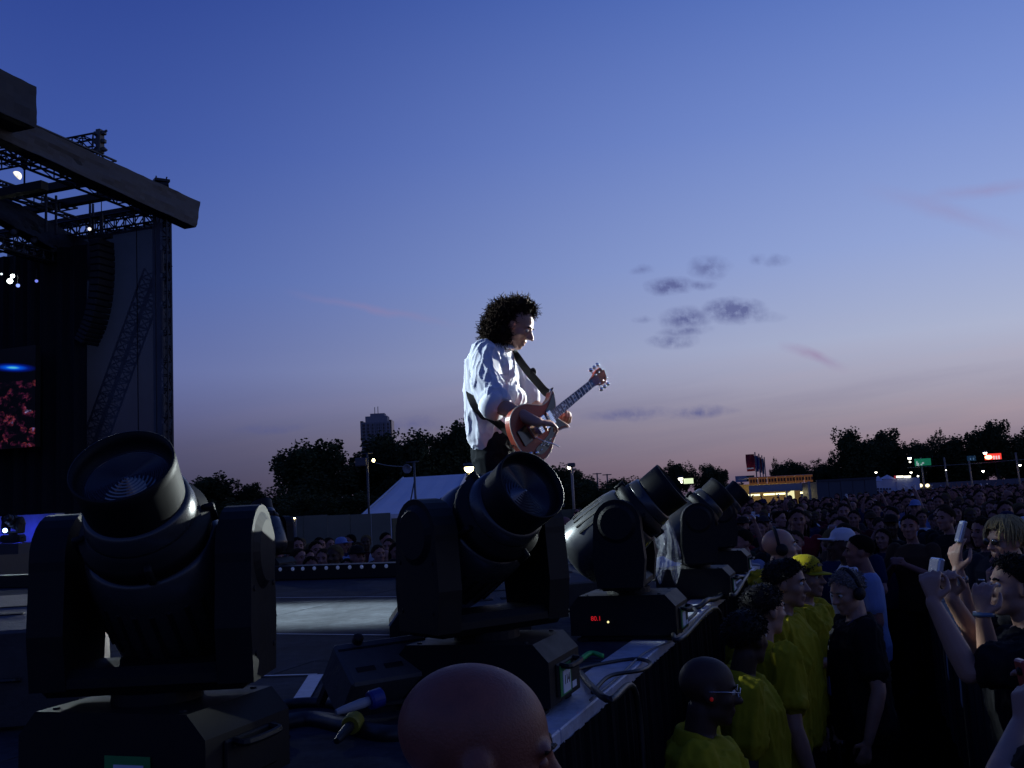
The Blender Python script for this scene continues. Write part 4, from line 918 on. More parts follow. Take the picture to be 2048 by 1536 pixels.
    tm = remesh(mb, .009, 3, [mat('black_jeans', (.008, .011, .014), .8, var=.4, vscale=9, spec=.05)], name='trousers'); wrinkle(tm, .008, (9, 9, 14), 4); link('trousers', tm, t_)
    for sg in (-1, 1):
        ank = V((B.x, B.y, SZ + .055)) + L * .14 * sg; q = MB(); limb(q, [ank + ZZ * .01, ank + F * .18 - ZZ * .01], [.052, .042]); link('shoe', remesh(q, .01, 2, [BLK], name='shoe'), t_)
    # mass of curly hair: a core plus many small curls breaking the outline
    HM = mat('curly_hair', (.030, .019, .012), .85, var=.5, vscale=50, spec=.08)
    core = [(P(1035, 618, 5.86), (.115, .105, .080)), (P(1012, 628, 5.86), (.125, .115, .100)), (P(992, 652, 5.86), (.085, .115, .090)), (P(985, 668, 5.82), (.065, .075, .062)), (P(1005, 662, 5.80), (.055, .05, .085)), (P(974, 662, 5.86), (.045, .07, .06)), (P(983, 684, 5.84), (.05, .065, .04))]
    mb = MB()
    for cc_, r_ in core: mb.ell(cc_, tuple(x * .86 for x in r_))
    ho = link('hair', remesh(mb, .012, 2, [HM], name='hair'), t_)
    rs = random.Random(5); q = MB()
    for k in range(5200):
        cc_, r_ = core[rs.choices(range(7), [5, 6, 4, 3, 2, 2, 2])[0]]; d = V((rs.gauss(0, 1), rs.gauss(0, 1), rs.gauss(0, 1))).normalized()
        p = cc_ + V((d.x * r_[0], d.y * r_[1], d.z * r_[2])) * .95
        loc_ = Th.inverted() @ p
        if loc_.x > .045 and loc_.z < .03: continue
        n_ = (d + V((rs.uniform(-.5, .5), rs.uniform(-.5, .5), rs.uniform(-.9, .2)))).normalized(); T3 = frame(n_).to_3x3(); x, y = T3.col[0], T3.col[1]
        r0 = rs.uniform(.004, .010); ln = rs.uniform(.02, .060) * rs.uniform(.6, 1.25); tw = rs.uniform(4, 8); ph = rs.uniform(0, 6)
        q.tube([p - d * .022 + n_ * ln * i / 6 + (x * math.cos(ph + tw * i / 6) + y * math.sin(ph + tw * i / 6)) * r0 for i in range(7)], [.0030, .0028, .0026, .0024, .0021, .0018, .0009], 3, False)
    q.build('curl', HM, ho, True)
    for sg in (-1, 1):
        q = MB(); q.ell(Th @ V((.079, sg * .031, .0)), .0125); q.build('eye', EYEW, t_, True)
        q = MB(); q.tube([Th @ V((.094, sg * .014, .020)), Th @ V((.094, sg * .030, .026)), Th @ V((.082, sg * .048, .020))], .005, 6); q.build('eyebrow', HM, t_, True)
    # ---------------- guitar
    a = V((.64, .58, .505)).normalized(); n_ = V((.62, -.75, .08)); n_ = (n_ - a * n_.dot(a)).normalized(); w = n_.cross(a)     # a: towards the head, n_: out of the face, w: across (upwards side)
    O = P(1104, 832, 5.60); T = M4((a, w, n_)).transposed().to_4x4(); T = M4.Translation(O) @ T
    g_ = thing('electric_guitar', O, 'red-brown electric guitar held by the performer in the white shirt', 'guitar')
    WOOD = mat('mahogany_gloss', (.30, .045, .022), .35, var=.3, vscale=6, coat=.15, spec=.3); EDGE = mat('cream_binding', (.6, .5, .38), .4); PG = mat('black_pickguard', (.008, .008, .009), .18, coat=.5)
    CHR = mat('chrome', (.85, .87, .9), .12, 1.0, var=.05); FB = mat('dark_fretboard', (.012, .012, .012), .3); PEARL = mat('pearl', (.85, .88, .84), .25, var=.1)
    half = [(.062, .035), (.095, .10), (.085, .112), (.045, .088), (-.02, .085), (-.075, .115), (-.13, .150), (-.20, .165), (-.265, .145), (-.305, .09), (-.318, .03)]
    lower = [(-.318, -.03), (-.305, -.09), (-.265, -.145), (-.20, -.165), (-.13, -.150), (-.075, -.115), (-.02, -.092), (.03, -.098), (.066, -.112), (.07, -.098), (.04, -.05), (.03, -.03)]
    ol0 = half + lower; ol = [(p.x, p.y) for p in spline([V((x, y, 0)) for x, y in ol0], 4)]
    q = MB(); q.prism(ol, -.042, 0, T); q.mi = 1
    cen = (-.12, 0); q.mi = 0
    bo = q.build('guitar_body', [WOOD], g_)
    q = MB(); q.tube([T @ V((x, y, .0)) for x, y in ol], .0035, 5, False); q.build('binding', EDGE, bo, True)
    pg = [(.05, .03), (.085, .098), (.055, .085), (.01, .06), (-.03, .045), (-.05, .0), (-.045, -.04), (-.10, -.07), (-.17, -.08), (-.225, -.09), (-.21, -.13), (-.13, -.128), (-.075, -.098), (-.02, -.078), (.035, -.085), (.06, -.098), (.03, -.035)]
    q = MB(); q.prism([(p.x, p.y) for p in spline([V((x, y, 0)) for x, y in pg], 3)], .001, .004, T); q.build('pickguard', PG, bo)
    for x in (-.02, -.075, -.125):
        q = MB(); q.box((0, 0, 0), (.034, .085, .012), T @ M4.Translation((x, 0, .009)), .004); q.build('pickup', CHR, bo)
    q = MB(); q.box((0, 0, 0), (.05, .075, .012), T @ M4.Translation((-.175, 0, .008)), .003); br = q.build('bridge', CHR, bo)
    q = MB(); q.box((0, 0, 0), (.075, .095, .006), T @ M4.Translation((-.245, .01, .006)), .002); q.build('tailpiece', PG, bo)
    q = MB(); q.tube(spline([T @ V((-.19, -.03, .012)), T @ V((-.17, -.07, .03)), T @ V((-.12, -.12, .035)), T @ V((-.09, -.155, .03))], 5), .003, 6); q.build('tremolo_arm', CHR, bo, True)
    for (x, y) in ((-.235, -.105), (-.275, -.085)):
        q = MB(); q.lathe([(.012, 0), (.011, .014), (0, .016)], T @ M4.Translation((x, y, .003)), 14); q.build('volume_knob', CHR, bo, True)
    for (x, y) in ((-.10, -.095), (-.13, -.11), (-.16, -.10), (-.19, -.11), (-.145, -.085), (-.175, -.088)):
        q = MB(); q.box((0, 0, 0), (.016, .006, .007), T @ M4.Translation((x, y, .007)), .002); q.build('selector_switch', PEARL, bo)
    q = MB(); q.lathe([(.008, 0), (.005, .012), (.009, .016), (0, .02)], T @ M4.Translation((.092, .108, -.02)) @ frame((.8, .6, 0)), 10); q.build('strap_button', CHR, bo, True)
    nl = .405; q = MB()
    q.loft([[T @ V((x, yw * math.cos(t__), -.004 - zd * math.sin(t__))) for t__ in [math.pi * k / 8 for k in range(9)]] for x, yw, zd in ((-.03, .028, .024), (.05, .027, .024), (nl, .0225, .018))])
    nk = q.build('neck', WOOD, g_, True)
    q = MB(); q.add([T @ V(p) for p in ((-.04, -.029, -.003), (nl, -.0225, -.003), (nl, .0225, -.003), (-.04, .029, -.003), (-.04, -.029, .006), (nl, -.0225, .006), (nl, .0225, .006), (-.04, .029, .006))], [(0, 3, 2, 1), (4, 5, 6, 7), (0, 1, 5, 4), (1, 2, 6, 5), (2, 3, 7, 6), (3, 0, 4, 7)]); q.build('fretboard', FB, nk)
    sl_ = .62; xs = []
    for k in range(1, 23):
        x = nl - sl_ * (1 - 2 ** (-k / 12)); xs.append(x)
        q = MB(); hw = .0225 + (nl - x) / (nl + .04) * .0065; q.bar(T @ V((x, -hw, .0072)), T @ V((x, hw, .0072)), .0042, .003); q.build('fret', CHR, nk)
    for k in (1, 2, 3, 5, 7, 9, 11, 12, 14, 16, 18, 19):
        xm = (xs[k - 1] + (nl if k == 1 else xs[k - 2])) / 2
        for y in ((0,) if k not in (7, 12, 19) else (-.011, .011)):
            q = MB(); q.lathe([(.0075, 0), (.007, .0012), (0, .0014)], T @ M4.Translation((xm, y, .006)), 10); q.build('inlay', PEARL, nk)
    for k in range(6):
        q = MB(); y = (k - 2.5); q.tube([T @ V((-.175, y * .0105, .017)), T @ V((nl, y * .0068, .0085)), T @ V((nl + .06, y * .010, .004))], .0009, 4); q.build('string', CHR, nk)
    hs = [(nl - .005, -.024), (nl + .03, -.030), (nl + .065, -.048), (nl + .10, -.050), (nl + .125, -.025), (nl + .135, .015), (nl + .11, .045), (nl + .065, .044), (nl + .03, .030), (nl - .005, .024)]
    q = MB(); q.prism(hs, -.016, -.001, T); hso = q.build('headstock', WOOD, g_)
    for k in range(6):
        sg = 1 if k < 3 else -1; x = nl + .042 + (k % 3) * .034
        q = MB(); q.lathe([(.006, 0), (.006, .014), (0, .016)], T @ M4.Translation((x, sg * .028, -.001)), 10); q.build('tuner_post', CHR, hso, True)
        q = MB(); q.ell(T @ V((x, sg * .066, -.008)), (.013, .009, .012)); q.tube([T @ V((x, sg * .04, -.008)), T @ V((x, sg * .06, -.008))], .004, 6); q.build('tuner_button', CHR, hso, True)
    # strap: over the far shoulder in front, down the back and under the arm to the guitar's end
    ST = mat('strap_leather', (.007, .007, .008), .7, spec=.1)
    s_ = thing('guitar_strap', O, 'black guitar strap running across the white shirt', 'strap')
    def ribbon(name, pts, wd, up):
        pts = spline(pts, 6); q = MB(); rg = []
        for i, p in enumerate(pts):
            t = (pts[min(i + 1, len(pts) - 1)] - pts[max(i - 1, 0)]).normalized(); x = t.cross(V(up)).normalized(); y = x.cross(t)
            rg.append([p + x * wd / 2 + y * .002, p - x * wd / 2 + y * .002, p - x * wd / 2 - y * .002, p + x * wd / 2 - y * .002])
        q.loft(rg); return q.build(name, ST, s_)
    ribbon('front_strap', [P(1012, 690, 6.06), P(1030, 708, 6.00), P(1052, 738, 5.90), P(1074, 764, 5.80), P(1093, 785, 5.72), T @ V((.095, .11, -.01))], .05, (-.6, -.2, .3))
    q = MB(); q.ell(P(1066, 744, 5.86), (.02, .012, .026)); q.build('strap_pad', ST, s_, True)
    ribbon('back_strap', [P(938, 775, 5.80), P(944, 800, 5.715), P(958, 822, 5.68), P(985, 838, 5.65), P(1010, 858, 5.62), P(1030, 876, 5.55), T @ V((-.315, 0, -.02))], .045, (-.2, -1, .1))
    ribbon('strap_tail', [P(957, 823, 5.675), P(966, 834, 5.665), P(976, 834, 5.66)], .03, (0, -1, 0))
guitarist()
# ------------------------------------------------------------------ bald man in the foreground
def bald_man():
    hc = P(958, 1508, 1.46); yaw = R(8); F = V((math.cos(yaw), math.sin(yaw), 0)); L = V((-math.sin(yaw), math.cos(yaw), 0))
    B = V((hc.x - .03, hc.y, 0)); t_ = thing('person', B, 'bald man seen from behind the shoulder in the foreground', 'person')
    Th = hframe(hc, V((.97, .10, -.16)), sc=1.06)
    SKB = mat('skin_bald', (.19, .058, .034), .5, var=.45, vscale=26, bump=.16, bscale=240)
    mb = MB(); vs, fs = head_prim(110, 90, nose=1.02); mb.add(vs, fs, Th)
    limb(mb, [hc + V((-.03, 0, -.22)), Th @ V((-.025, 0, -.07))], [.075, .066])
    lv = [(B + ZZ * z, a, c_) for z, a, c_ in ((.86, .15, .12), (1.0, .18, .13), (1.2, .18, .135), (1.42, .20, .13), (1.52, .19, .10), (1.60, .09, .07))]
    torso(mb, lv, L, F)
    for sg in (-1, 1):
        limb(mb, [B + L * .2 * sg + ZZ * 1.5, B + L * .26 * sg + ZZ * 1.18, B + L * .24 * sg + F * .1 + ZZ * .92], [.06, .045, .03]); hand(mb, B + L * .24 * sg + F * .1 + ZZ * .92, V((.1, 0, -1)), L * -sg, sg)
        limb(mb, [B + L * .1 * sg + ZZ * .9, B + L * .1 * sg + F * .03 + ZZ * .5, B + L * .11 * sg + ZZ * .09], [.09, .06, .04]); limb(mb, [B + L * .11 * sg + ZZ * .05, B + L * .11 * sg + ZZ * .04 + F * .16], [.042, .034])
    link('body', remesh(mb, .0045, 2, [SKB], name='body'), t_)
    mb = MB(); torso(mb, [(c_, a + .022, b2 + .024) for c_, a, b2 in lv[:5]] + [(B + ZZ * 1.585, .10, .08)], L, F)
    for sg in (-1, 1): limb(mb, [B + L * .2 * sg + ZZ * 1.5, B + L * .245 * sg + ZZ * 1.26], [.082, .072])
    link('shirt', remesh(mb, .01, 3, [BSHIRT], name='shirt'), t_)
    mb = MB(); torso(mb, [(B + ZZ * .82, .1, .1), (B + ZZ * .9, .18, .14), (B + ZZ * 1.02, .18, .135)], L, F)
    for sg in (-1, 1): limb(mb, [B + L * .1 * sg + ZZ * .9, B + L * .1 * sg + F * .03 + ZZ * .5, B + L * .11 * sg + ZZ * .1], [.105, .08, .07])
    link('trousers', remesh(mb, .014, 3, [DTROU], name='trousers'), t_)
    for sg in (-1, 1):
        q = MB(); q.ell(Th @ V((.079, sg * .031, .002)), .0112); q.build('eyelid', SKB, t_, True)
        q = MB(); q.tube([Th @ V((.094, sg * .014, .020)), Th @ V((.094, sg * .030, .027)), Th @ V((.080, sg * .05, .020))], .0055, 6, True, .6); q.build('eyebrow', HAIRS['brown'], t_, True)
bald_man()
# ------------------------------------------------------------------ security staff in the pit
def at_head(px, py, depth): p = P(px, py, depth); return p
GRP = 'security staff in yellow polo shirts'
def staff(px, top, depth, yaw, label, **k):
    p = P(px, top, depth); H = p.z / (1.775 / 1.78) ; return build_person((p.x - math.cos(yaw) * .03, p.y - math.sin(yaw) * .03), H, yaw, label, group=GRP if k.get('shirt', YSHIRT) is YSHIRT else None, **k)
A_ = staff(1385, 1312, 3.35, R(-12), 'security guard with glasses and a red earpiece leaning by the stage corner', skin='dark', hair='dark', shirt=YSHIRT, bald=True, lean=.03, wide=1.15, seed=1, headdir=(.9, -.05, -.1))
t_, Th, J, _ = A_
gl = thing('eyeglasses', Th @ V((.1, 0, 0)), 'wire eyeglasses on the nearest security guard', 'eyeglasses'); WIRE = mat('wire_frame', (.5, .5, .55), .25, .9)
for sg in (-1, 1):
    q = MB(); c = V((.108, sg * .033, .0)); q.tube([Th @ (c + V((-.006 * abs(math.cos(a)), .024 * math.cos(a), .018 * math.sin(a)))) for a in [2 * math.pi * k / 20 for k in range(21)]], .0016, 5); q.build('rim', WIRE, gl, True)
    q = MB(); q.tube([Th @ V((.104, sg * .056, .006)), Th @ V((.04, sg * .080, .008)), Th @ V((-.012, sg * .088, .006))], .0015, 5); q.build('temple', WIRE, gl, True)
q = MB(); q.tube([Th @ V((.110, -.01, .004)), Th @ V((.113, 0, .008)), Th @ V((.110, .01, .004))], .0015, 5); q.build('nose_bridge', WIRE, gl, True)
q = MB(); q.ell(Th @ V((-.002, -.091, -.018)), (.006, .005, .007)); tag(q.build('earpiece', mat('red_earpiece', (.35, .01, .01), .4, emit=(1, .03, .02), estr=.05), None, True), 'small red earpiece in the guard\'s ear', 'earpiece')
staff(1490, 1222, 4.25, R(-8), 'security guard with dark hair turned away, second from the camera', skin='dark', hair='dark', shirt=YSHIRT, hair_ext=1.08, wide=1.05, seed=2, headdir=(.8, .6, 0))
staff(1525, 1170, 4.75, R(20), 'security guard half hidden behind the dark-haired guard', skin='fair', hair='dark', shirt=YSHIRT, wide=1.0, seed=3, hair_ext=1.06, headdir=(.9, .4, 0))
D_ = staff(1568, 1120, 5.3, R(-30), 'security guard with short dark hair gazing right, hands down', skin='tan', hair='dark', shirt=YSHIRT, seed=4, headdir=(.86, -.42, -.05))
def emblem(t_, Jf, s_=1):
    q = MB(); q.ell((0, 0, 0), (.022, .003, .032), None, 10, 8); return q
for g_, yw in ((D_, R(-30)),):
    q = emblem(None, None); o = q.build('chest_emblem', mat('emblem_green', (.01, .02, .015), .6), g_[0], True, False); o.matrix_parent_inverse = WORLDINV(g_[0]); o.matrix_basis = M4.Translation(g_[2](.152, .075, 1.30)) @ M4.Rotation(yw + R(90) + .35, 4, 'Z')
# guard with the cap, arms folded
p = P(1600, 1108, 6.1); yw = R(-42); F = V((math.cos(yw), math.sin(yw), 0)); L = V((-math.sin(yw), math.cos(yw), 0)); H = 1.70; B = V((p.x, p.y, 0)); uu = H / 1.78
Jc = lambda f, l, z: B + F * f * uu + L * l * uu + ZZ * z * uu
E_ = build_person((p.x, p.y), H, yw, 'security guard in a yellow cap with folded arms', skin='tan', hair='dark', shirt=YSHIRT, seed=5, group=GRP,
    pose={'el_r': Jc(.06, -.27, 1.15), 'wr_r': Jc(.20, -.02, 1.16), 'hd_r': L * .9 + F * .1, 'el_l': Jc(.06, .27, 1.14), 'wr_l': Jc(.19, .04, 1.12), 'hd_l': L * -.9 + F * .1, 'pn_r': -F, 'pn_l': -F})
Th = E_[1]; cp = thing('baseball_cap', Th @ V((0, 0, .05)), 'yellow baseball cap worn by the guard with folded arms', 'cap')
q = MB(); prof = [(0, .13), (.03, .128), (.06, .118), (.085, .095), (.098, .06), (.102, .02)]; q.lathe(prof, Th @ M4.Translation((-.012, 0, .01)) @ M4.Diagonal((1.08, .86, 1, 1)), 28); q.build('crown', YSHIRT, cp, True)
q = MB(); n = 12
vs = []; 
for i in range(n + 1):
    a = -1.15 + 2.3 * i / n
    for r_, z in ((.10, .034), (.175, .020), (.175, .016), (.10, .028)): vs.append(Th @ V((-.012 + r_ * 1.05 * math.cos(a) if r_ > .1 else -.012 + .108 * math.cos(a), (.09 if r_ > .1 else .086) * math.sin(a), z)))
q.add(vs, [(i * 4 + k, (i + 1) * 4 + k, (i + 1) * 4 + (k + 1) % 4, i * 4 + (k + 1) % 4) for i in range(n) for k in range(4)]); q.build('visor', YSHIRT, cp, True)
q = MB(); q.box((0, 0, 0), (.003, .06, .018), Th @ M4.Translation((.0915, 0, .075)) @ M4.Rotation(-.35, 4, 'Y')); q.build('cap_badge', BLK, cp)
q = emblem(None, None); o = q.build('chest_emblem', MATS['emblem_green'], E_[0], True, False); o.matrix_parent_inverse = WORLDINV(E_[0]); o.matrix_basis = M4.Translation(Jc(.155, .08, 1.32)) @ M4.Rotation(yw + R(90) + .3, 4, 'Z')
def headset(Th, label):
    h = thing('headset', Th @ V((0, 0, .1)), label, 'headset')
    q = MB(); q.tube([Th @ V((-.02, .094 * math.cos(a), .01 + .118 * math.sin(a))) for a in [math.pi * k / 16 for k in range(17)]], .008, 8, True, 1.6); q.build('headband', BLK, h, True)
    for sg in (-1, 1):
        q = MB(); q.lathe([(.0, .022), (.03, .02), (.038, .008), (.038, -.006), (0, -.006)], Th @ M4.Translation((-.006, sg * .088, -.012)) @ frame((0, sg, 0)), 18); q.build('ear_cup', BLK, h, True)
F_ = staff(1556, 1056, 6.7, R(15), 'burly security guard with a headset, back half turned', skin='fair', hair='dark', shirt=YSHIRT, bald=True, wide=1.15, seed=6, headdir=(.97, -.1, .12))
headset(F_[1], 'black headset on the burly guard')
K_ = staff(1692, 1140, 5.5, R(175), 'man in black with a headset and a lanyard facing the stage', skin='fair', hair='grey', shirt=BSHIRT, seed=7, headdir=(-.85, -.35, -.25), hair_ext=1.01, wide=1.15)
headset(K_[1], 'black headset on the grey-haired man in black')
Jk = K_[2]
ly = thing('lanyard', Jk(.1, 0, 1.3), 'lanyard with a blue pass hanging on the man in black', 'lanyard')
q = MB(); q.tube(spline([Jk(.03, .07, 1.50), Jk(.135, .05, 1.40), Jk(.165, 0, 1.20), Jk(.135, -.05, 1.40), Jk(.03, -.07, 1.50)], 6), .004, 6); q.build('cord', mat('lanyard_cord', (.03, .03, .08), .7), ly, True)
q = MB(); q.box((0, 0, 0), (.004, .07, .10), M4.Translation(Jk(.185, 0, 1.13)) @ M4.Rotation(R(175), 4, 'Z'), .001); q.build('pass_card', mat('pass_blue', (.10, .16, .42), .4), ly)
# ------------------------------------------------------------------ pit barrier
BARM = mat('barrier_alu', (.05, .052, .058), .6, .3, var=.4, vscale=20)
bd = D; b0 = V((2.18, 4.6, 0)); k = 0
for i in range(-3, 9):
    a = b0 + bd * (i * 1.0); 
    t_ = thing('crowd_barrier', a, 'aluminium pit barrier section, %s from the camera' % 'first second third fourth fifth sixth seventh eighth ninth tenth eleventh twelfth'.split()[i + 3], 'barrier', 'pit barrier sections')
    q = MB(); q.bar(a + bd * .01 + ZZ * 1.1, a + bd * .98 + ZZ * 1.1, .09, .05); q.build('top_rail', BARM, t_)
    q = MB(); q.bar(a + bd * .03 + ZZ * .55, a + bd * .97 + ZZ * .55, .02, 1.04); q.build('front_panel', mat('barrier_panel', (.015, .015, .017), .7, .2), t_)
    for f in (.04, .5, .96):
        q = MB(); q.bar(a + bd * f - NN * .0 + ZZ * 1.08, a + bd * f - NN * .0 + ZZ * .02, .045); q.build('post', BARM, t_)
    q = MB(); q.box((0, 0, 0), (1.0, .98, .015), M4.Translation(a + bd * .5 - NN * .5 * -1 + ZZ * .012) @ M4.Rotation(math.pi / 2 - AZ, 4, 'Z')); q.build('foot_plate', mat('foot_plate_dark', (.004, .004, .004), 1, spec=0), t_)
    if i in (2, 3):
        q = MB(); q.bar(a + bd * .3 + NN * .05 + ZZ * 1.04, a + bd * .42 + NN * .05 + ZZ * .62, .09, .004, NN); q.build('paper_strip', PAPER, t_)
# ------------------------------------------------------------------ audience
CSHIRT = mat('audience_shirt', (.1, .1, .1), .9, objcol=True, var=.15, spec=.1)
SUNG = mat('sunglass_black', (.01, .01, .012), .1, spec=.8)
CSKIN = mat('audience_skin', (.3, .17, .12), .55, rnd=[(.26, .125, .10), (.30, .155, .125), (.23, .11, .085), (.28, .14, .11), (.06, .032, .024), (.25, .125, .10)], var=.2, spec=.2)
CHAIR = mat('audience_hair', (.02, .015, .01), .95, rnd=[(.006, .005, .004), (.014, .009, .006), (.006, .005, .005), (.025, .016, .010), (.09, .065, .03), (.010, .007, .005)], var=.5, vscale=40, spec=.05)
CDARK = mat('audience_dark', (.01, .01, .012), .9, spec=.1)
CPHONE = mat('camera_silver', (.45, .47, .5), .3, .6)
CMATS = [CSKIN, CSHIRT, CHAIR, CDARK, CPHONE]
def crowd_mesh(kind, seed):
    """one audience member facing +x, 1.75 m, origin at the feet"""
    rs = random.Random(seed); mb = MB(); F, L = V((1, 0, 0)), V((0, 1, 0)); fem = kind.get('fem', 0); w = .93 if fem else 1.0
    def J(f, l, z): return V((f, l * w, z))
    hd = V((1, kind.get('turn', 0), kind.get('tilt', 0.05))); Th = hframe(J(.035, 0, 1.645), hd)
    mb.mi = 0; vs, fs = head_prim(44, 34); mb.add(vs, fs, Th); limb(mb, [J(-.01, 0, 1.47), Th @ V((-.022, 0, -.075))], [.056, .050])
    mb.mi = 1
    torso(mb, [(J(0, 0, .84), .17 * w, .13), (J(0, 0, .95), .185 * w, .14), (J(.01, 0, 1.08), .165 * w, .13), (J(.02, 0, 1.24), .188 * w, .14), (J(.015, 0, 1.36), .20 * w, .13), (J(0, 0, 1.44), .17 * w, .095), (J(-.005, 0, 1.475), .09, .07)], L, F)
    arms = kind.get('arms', 'down')
    for sg in (-1, 1):
        s_ = J(0, .19 * sg, 1.42)
        if arms == 'down': e, h_ = J(-.02, .25 * sg, 1.14), J(.10, .22 * sg, .90)
        elif arms == 'clap': e, h_ = J(.10, .26 * sg, 1.16), J(.30, .06 * sg, 1.30)
        elif arms == 'photo': e, h_ = J(.20, .20 * sg, 1.30), J(.26, .06 * sg, 1.58)
        elif arms == 'up': e, h_ = J(.10, .28 * sg, 1.62), J(.14, .20 * sg, 1.90)
        elif arms == 'one': e, h_ = (J(.16, .22 * sg, 1.52), J(.18, .14 * sg, 1.82)) if sg > 0 else (J(-.02, .25 * sg, 1.14), J(.10, .22 * sg, .90))
        mb.mi = 1; limb(mb, [s_, s_.lerp(e, .62)], [.076, .066]); mb.mi = 0; limb(mb, [s_.lerp(e, .5), e, h_], [.046, .040, .027])
        hand(mb, h_, (h_ - e).normalized(), L * -sg, sg, .45)
    mb.mi = 3
    for sg in (-1, 1): limb(mb, [J(0, .09 * sg, .90), J(.02, .10 * sg, .50), J(0, .11 * sg, .09)], [.10, .078, .065]); limb(mb, [J(0, .11 * sg, .06), J(.15, .11 * sg, .04)], [.045, .035])
    if arms == 'photo' or arms == 'one':
        mb.mi = 4; c = J(.30, 0, 1.63) if arms == 'photo' else J(.19, .12, 1.93); mb.box(c, (.022, .10 if arms == 'photo' else .05, .065 if arms == 'photo' else .10), None, .004)
    body = mb
    mb.mi = 2
    if kind.get('hair') == 'cap':
        mb.mi = 1; mb.lathe([(0, .13), (.06, .12), (.09, .09), (.106, .03), (.0, .03)], Th @ M4.Translation((-.012, 0, .012)) @ M4.Diagonal((1.05, .85, 1, 1)), 20); mb.box((.13, 0, .045), (.11, .14, .012), Th); mb.mi = 2
    elif kind.get('hair') == 'long':
        hair_cap(mb, Th, 1.07); mb.ell(Th @ V((-.07, 0, -.07)), (.05, .085, .13), Th); 
        for sg in (-1, 1): mb.ell(Th @ V((-.02, .078 * sg, -.06)), (.045, .022, .10), Th)
    elif kind.get('hair') != 'bald': hair_cap(mb, Th, 1.05)
    me = remesh(mb, .0095, 1, CMATS, name='person')
    q = MB(); q.mi = 3
    for sg in (-1, 1): q.ell(Th @ V((.088, sg * .031, .001)), (.006, .011, .006)); q.mi = 2; q.tube([Th @ V((.096, sg * .014, .020)), Th @ V((.096, sg * .030, .025)), Th @ V((.084, sg * .048, .019))], .004, 5); q.mi = 3
    if kind.get('shades'): 
        for sg in (-1, 1): q.ell(Th @ V((.096, sg * .031, .0)), (.01, .024, .016))
    # merge eyes into the body mesh
    import bmesh
    bm = bmesh.new(); bm.from_mesh(me); m2 = q.mesh('e', CMATS, True); bm.from_mesh(m2); bm.to_mesh(me); bm.free(); bpy.data.meshes.remove(m2); return me
KINDS = [dict(hair='short', arms='down'), dict(hair='short', arms='clap', turn=.3), dict(hair='long', fem=1, arms='down', turn=-.25), dict(hair='short', arms='photo'), dict(hair='long', fem=1, arms='clap', tilt=.12),
         dict(hair='cap', arms='down', turn=.2), dict(hair='bald', arms='down', turn=-.3), dict(hair='short', arms='one', turn=.1), dict(hair='short', arms='down', shades=1, turn=.4), dict(hair='short', arms='up')]
KLAB = ['short-haired spectator', 'clapping short-haired spectator', 'long-haired spectator', 'spectator holding up a camera', 'clapping long-haired spectator', 'spectator wearing a cap', 'bald spectator', 'spectator raising one arm', 'spectator wearing dark glasses', 'spectator with both arms up']
CM = [crowd_mesh(k, i) for i, k in enumerate(KINDS)]
PAL = [('black', (.010, .010, .012)), ('dark grey', (.03, .03, .034)), ('navy', (.012, .018, .05)), ('maroon', (.06, .010, .014)), ('white', (.50, .52, .58)), ('pale blue', (.16, .22, .42)), ('brown', (.05, .03, .02)), ('red', (.16, .015, .02)), ('dark green', (.015, .035, .02)), ('lilac', (.16, .13, .22))]
PW_ = [9, 6, 6, 5, 2.4, 2.2, 3, 2.2, 2, 1.4]
rs = random.Random(21); spots = []
def px_of(p):
    q = CAMM.inverted() @ V(p); return (1024 + FPX * q.x / -q.z, 768 - FPX * q.y / -q.z) if q.z < -.1 else (-1, -1)
BL = uvz(b0)[1]                                                      # barrier line in stage coordinates
# jittered grid of standing places in the audience, in front of the stage and behind the barrier
for iu in range(-8, 130):
    for iv in range(-100, 60):
        u = uvz(b0)[0] - 1 + iu * .55 + rs.uniform(-.18, .18); v = BL - .45 - iv * .52 + rs.uniform(-.18, .18) if iv >= 0 else None
        if v is None: continue
        spots.append((u, v))
for iu in range(0, 60):                                                # beyond the far end of the thrust, left of the barrier line
    for iv in range(1, 44):
        spots.append((uE + .9 + iu * .55 + rs.uniform(-.18, .18), BL - .3 + iv * .55 + rs.uniform(-.18, .18)))
view = []
for (u, v) in spots:
    p = S(u, v)
    if p.y < 3.2 or p.y > 75: continue
    x, y = px_of((p.x, p.y, 1.65))
    if not (-40 < x < 2110): continue
    if x < 480: continue
    if p.y < 5.0 and x > 1700 or (p.y < 6.6 and x > 1905): continue                               # kept for the near figures
    if p.y > 17 and x < 1150: continue
    if p.y > 52 and x < 1480: continue
    dd = math.hypot(p.x, p.y)
    view.append((dd, p, x, y))
view.sort(key=lambda t: t[0])
DUP = {}; seen = 0; far = []; CG = 'audience standing behind the barrier'
stage_focus = S(uE - 6, vE + 6)
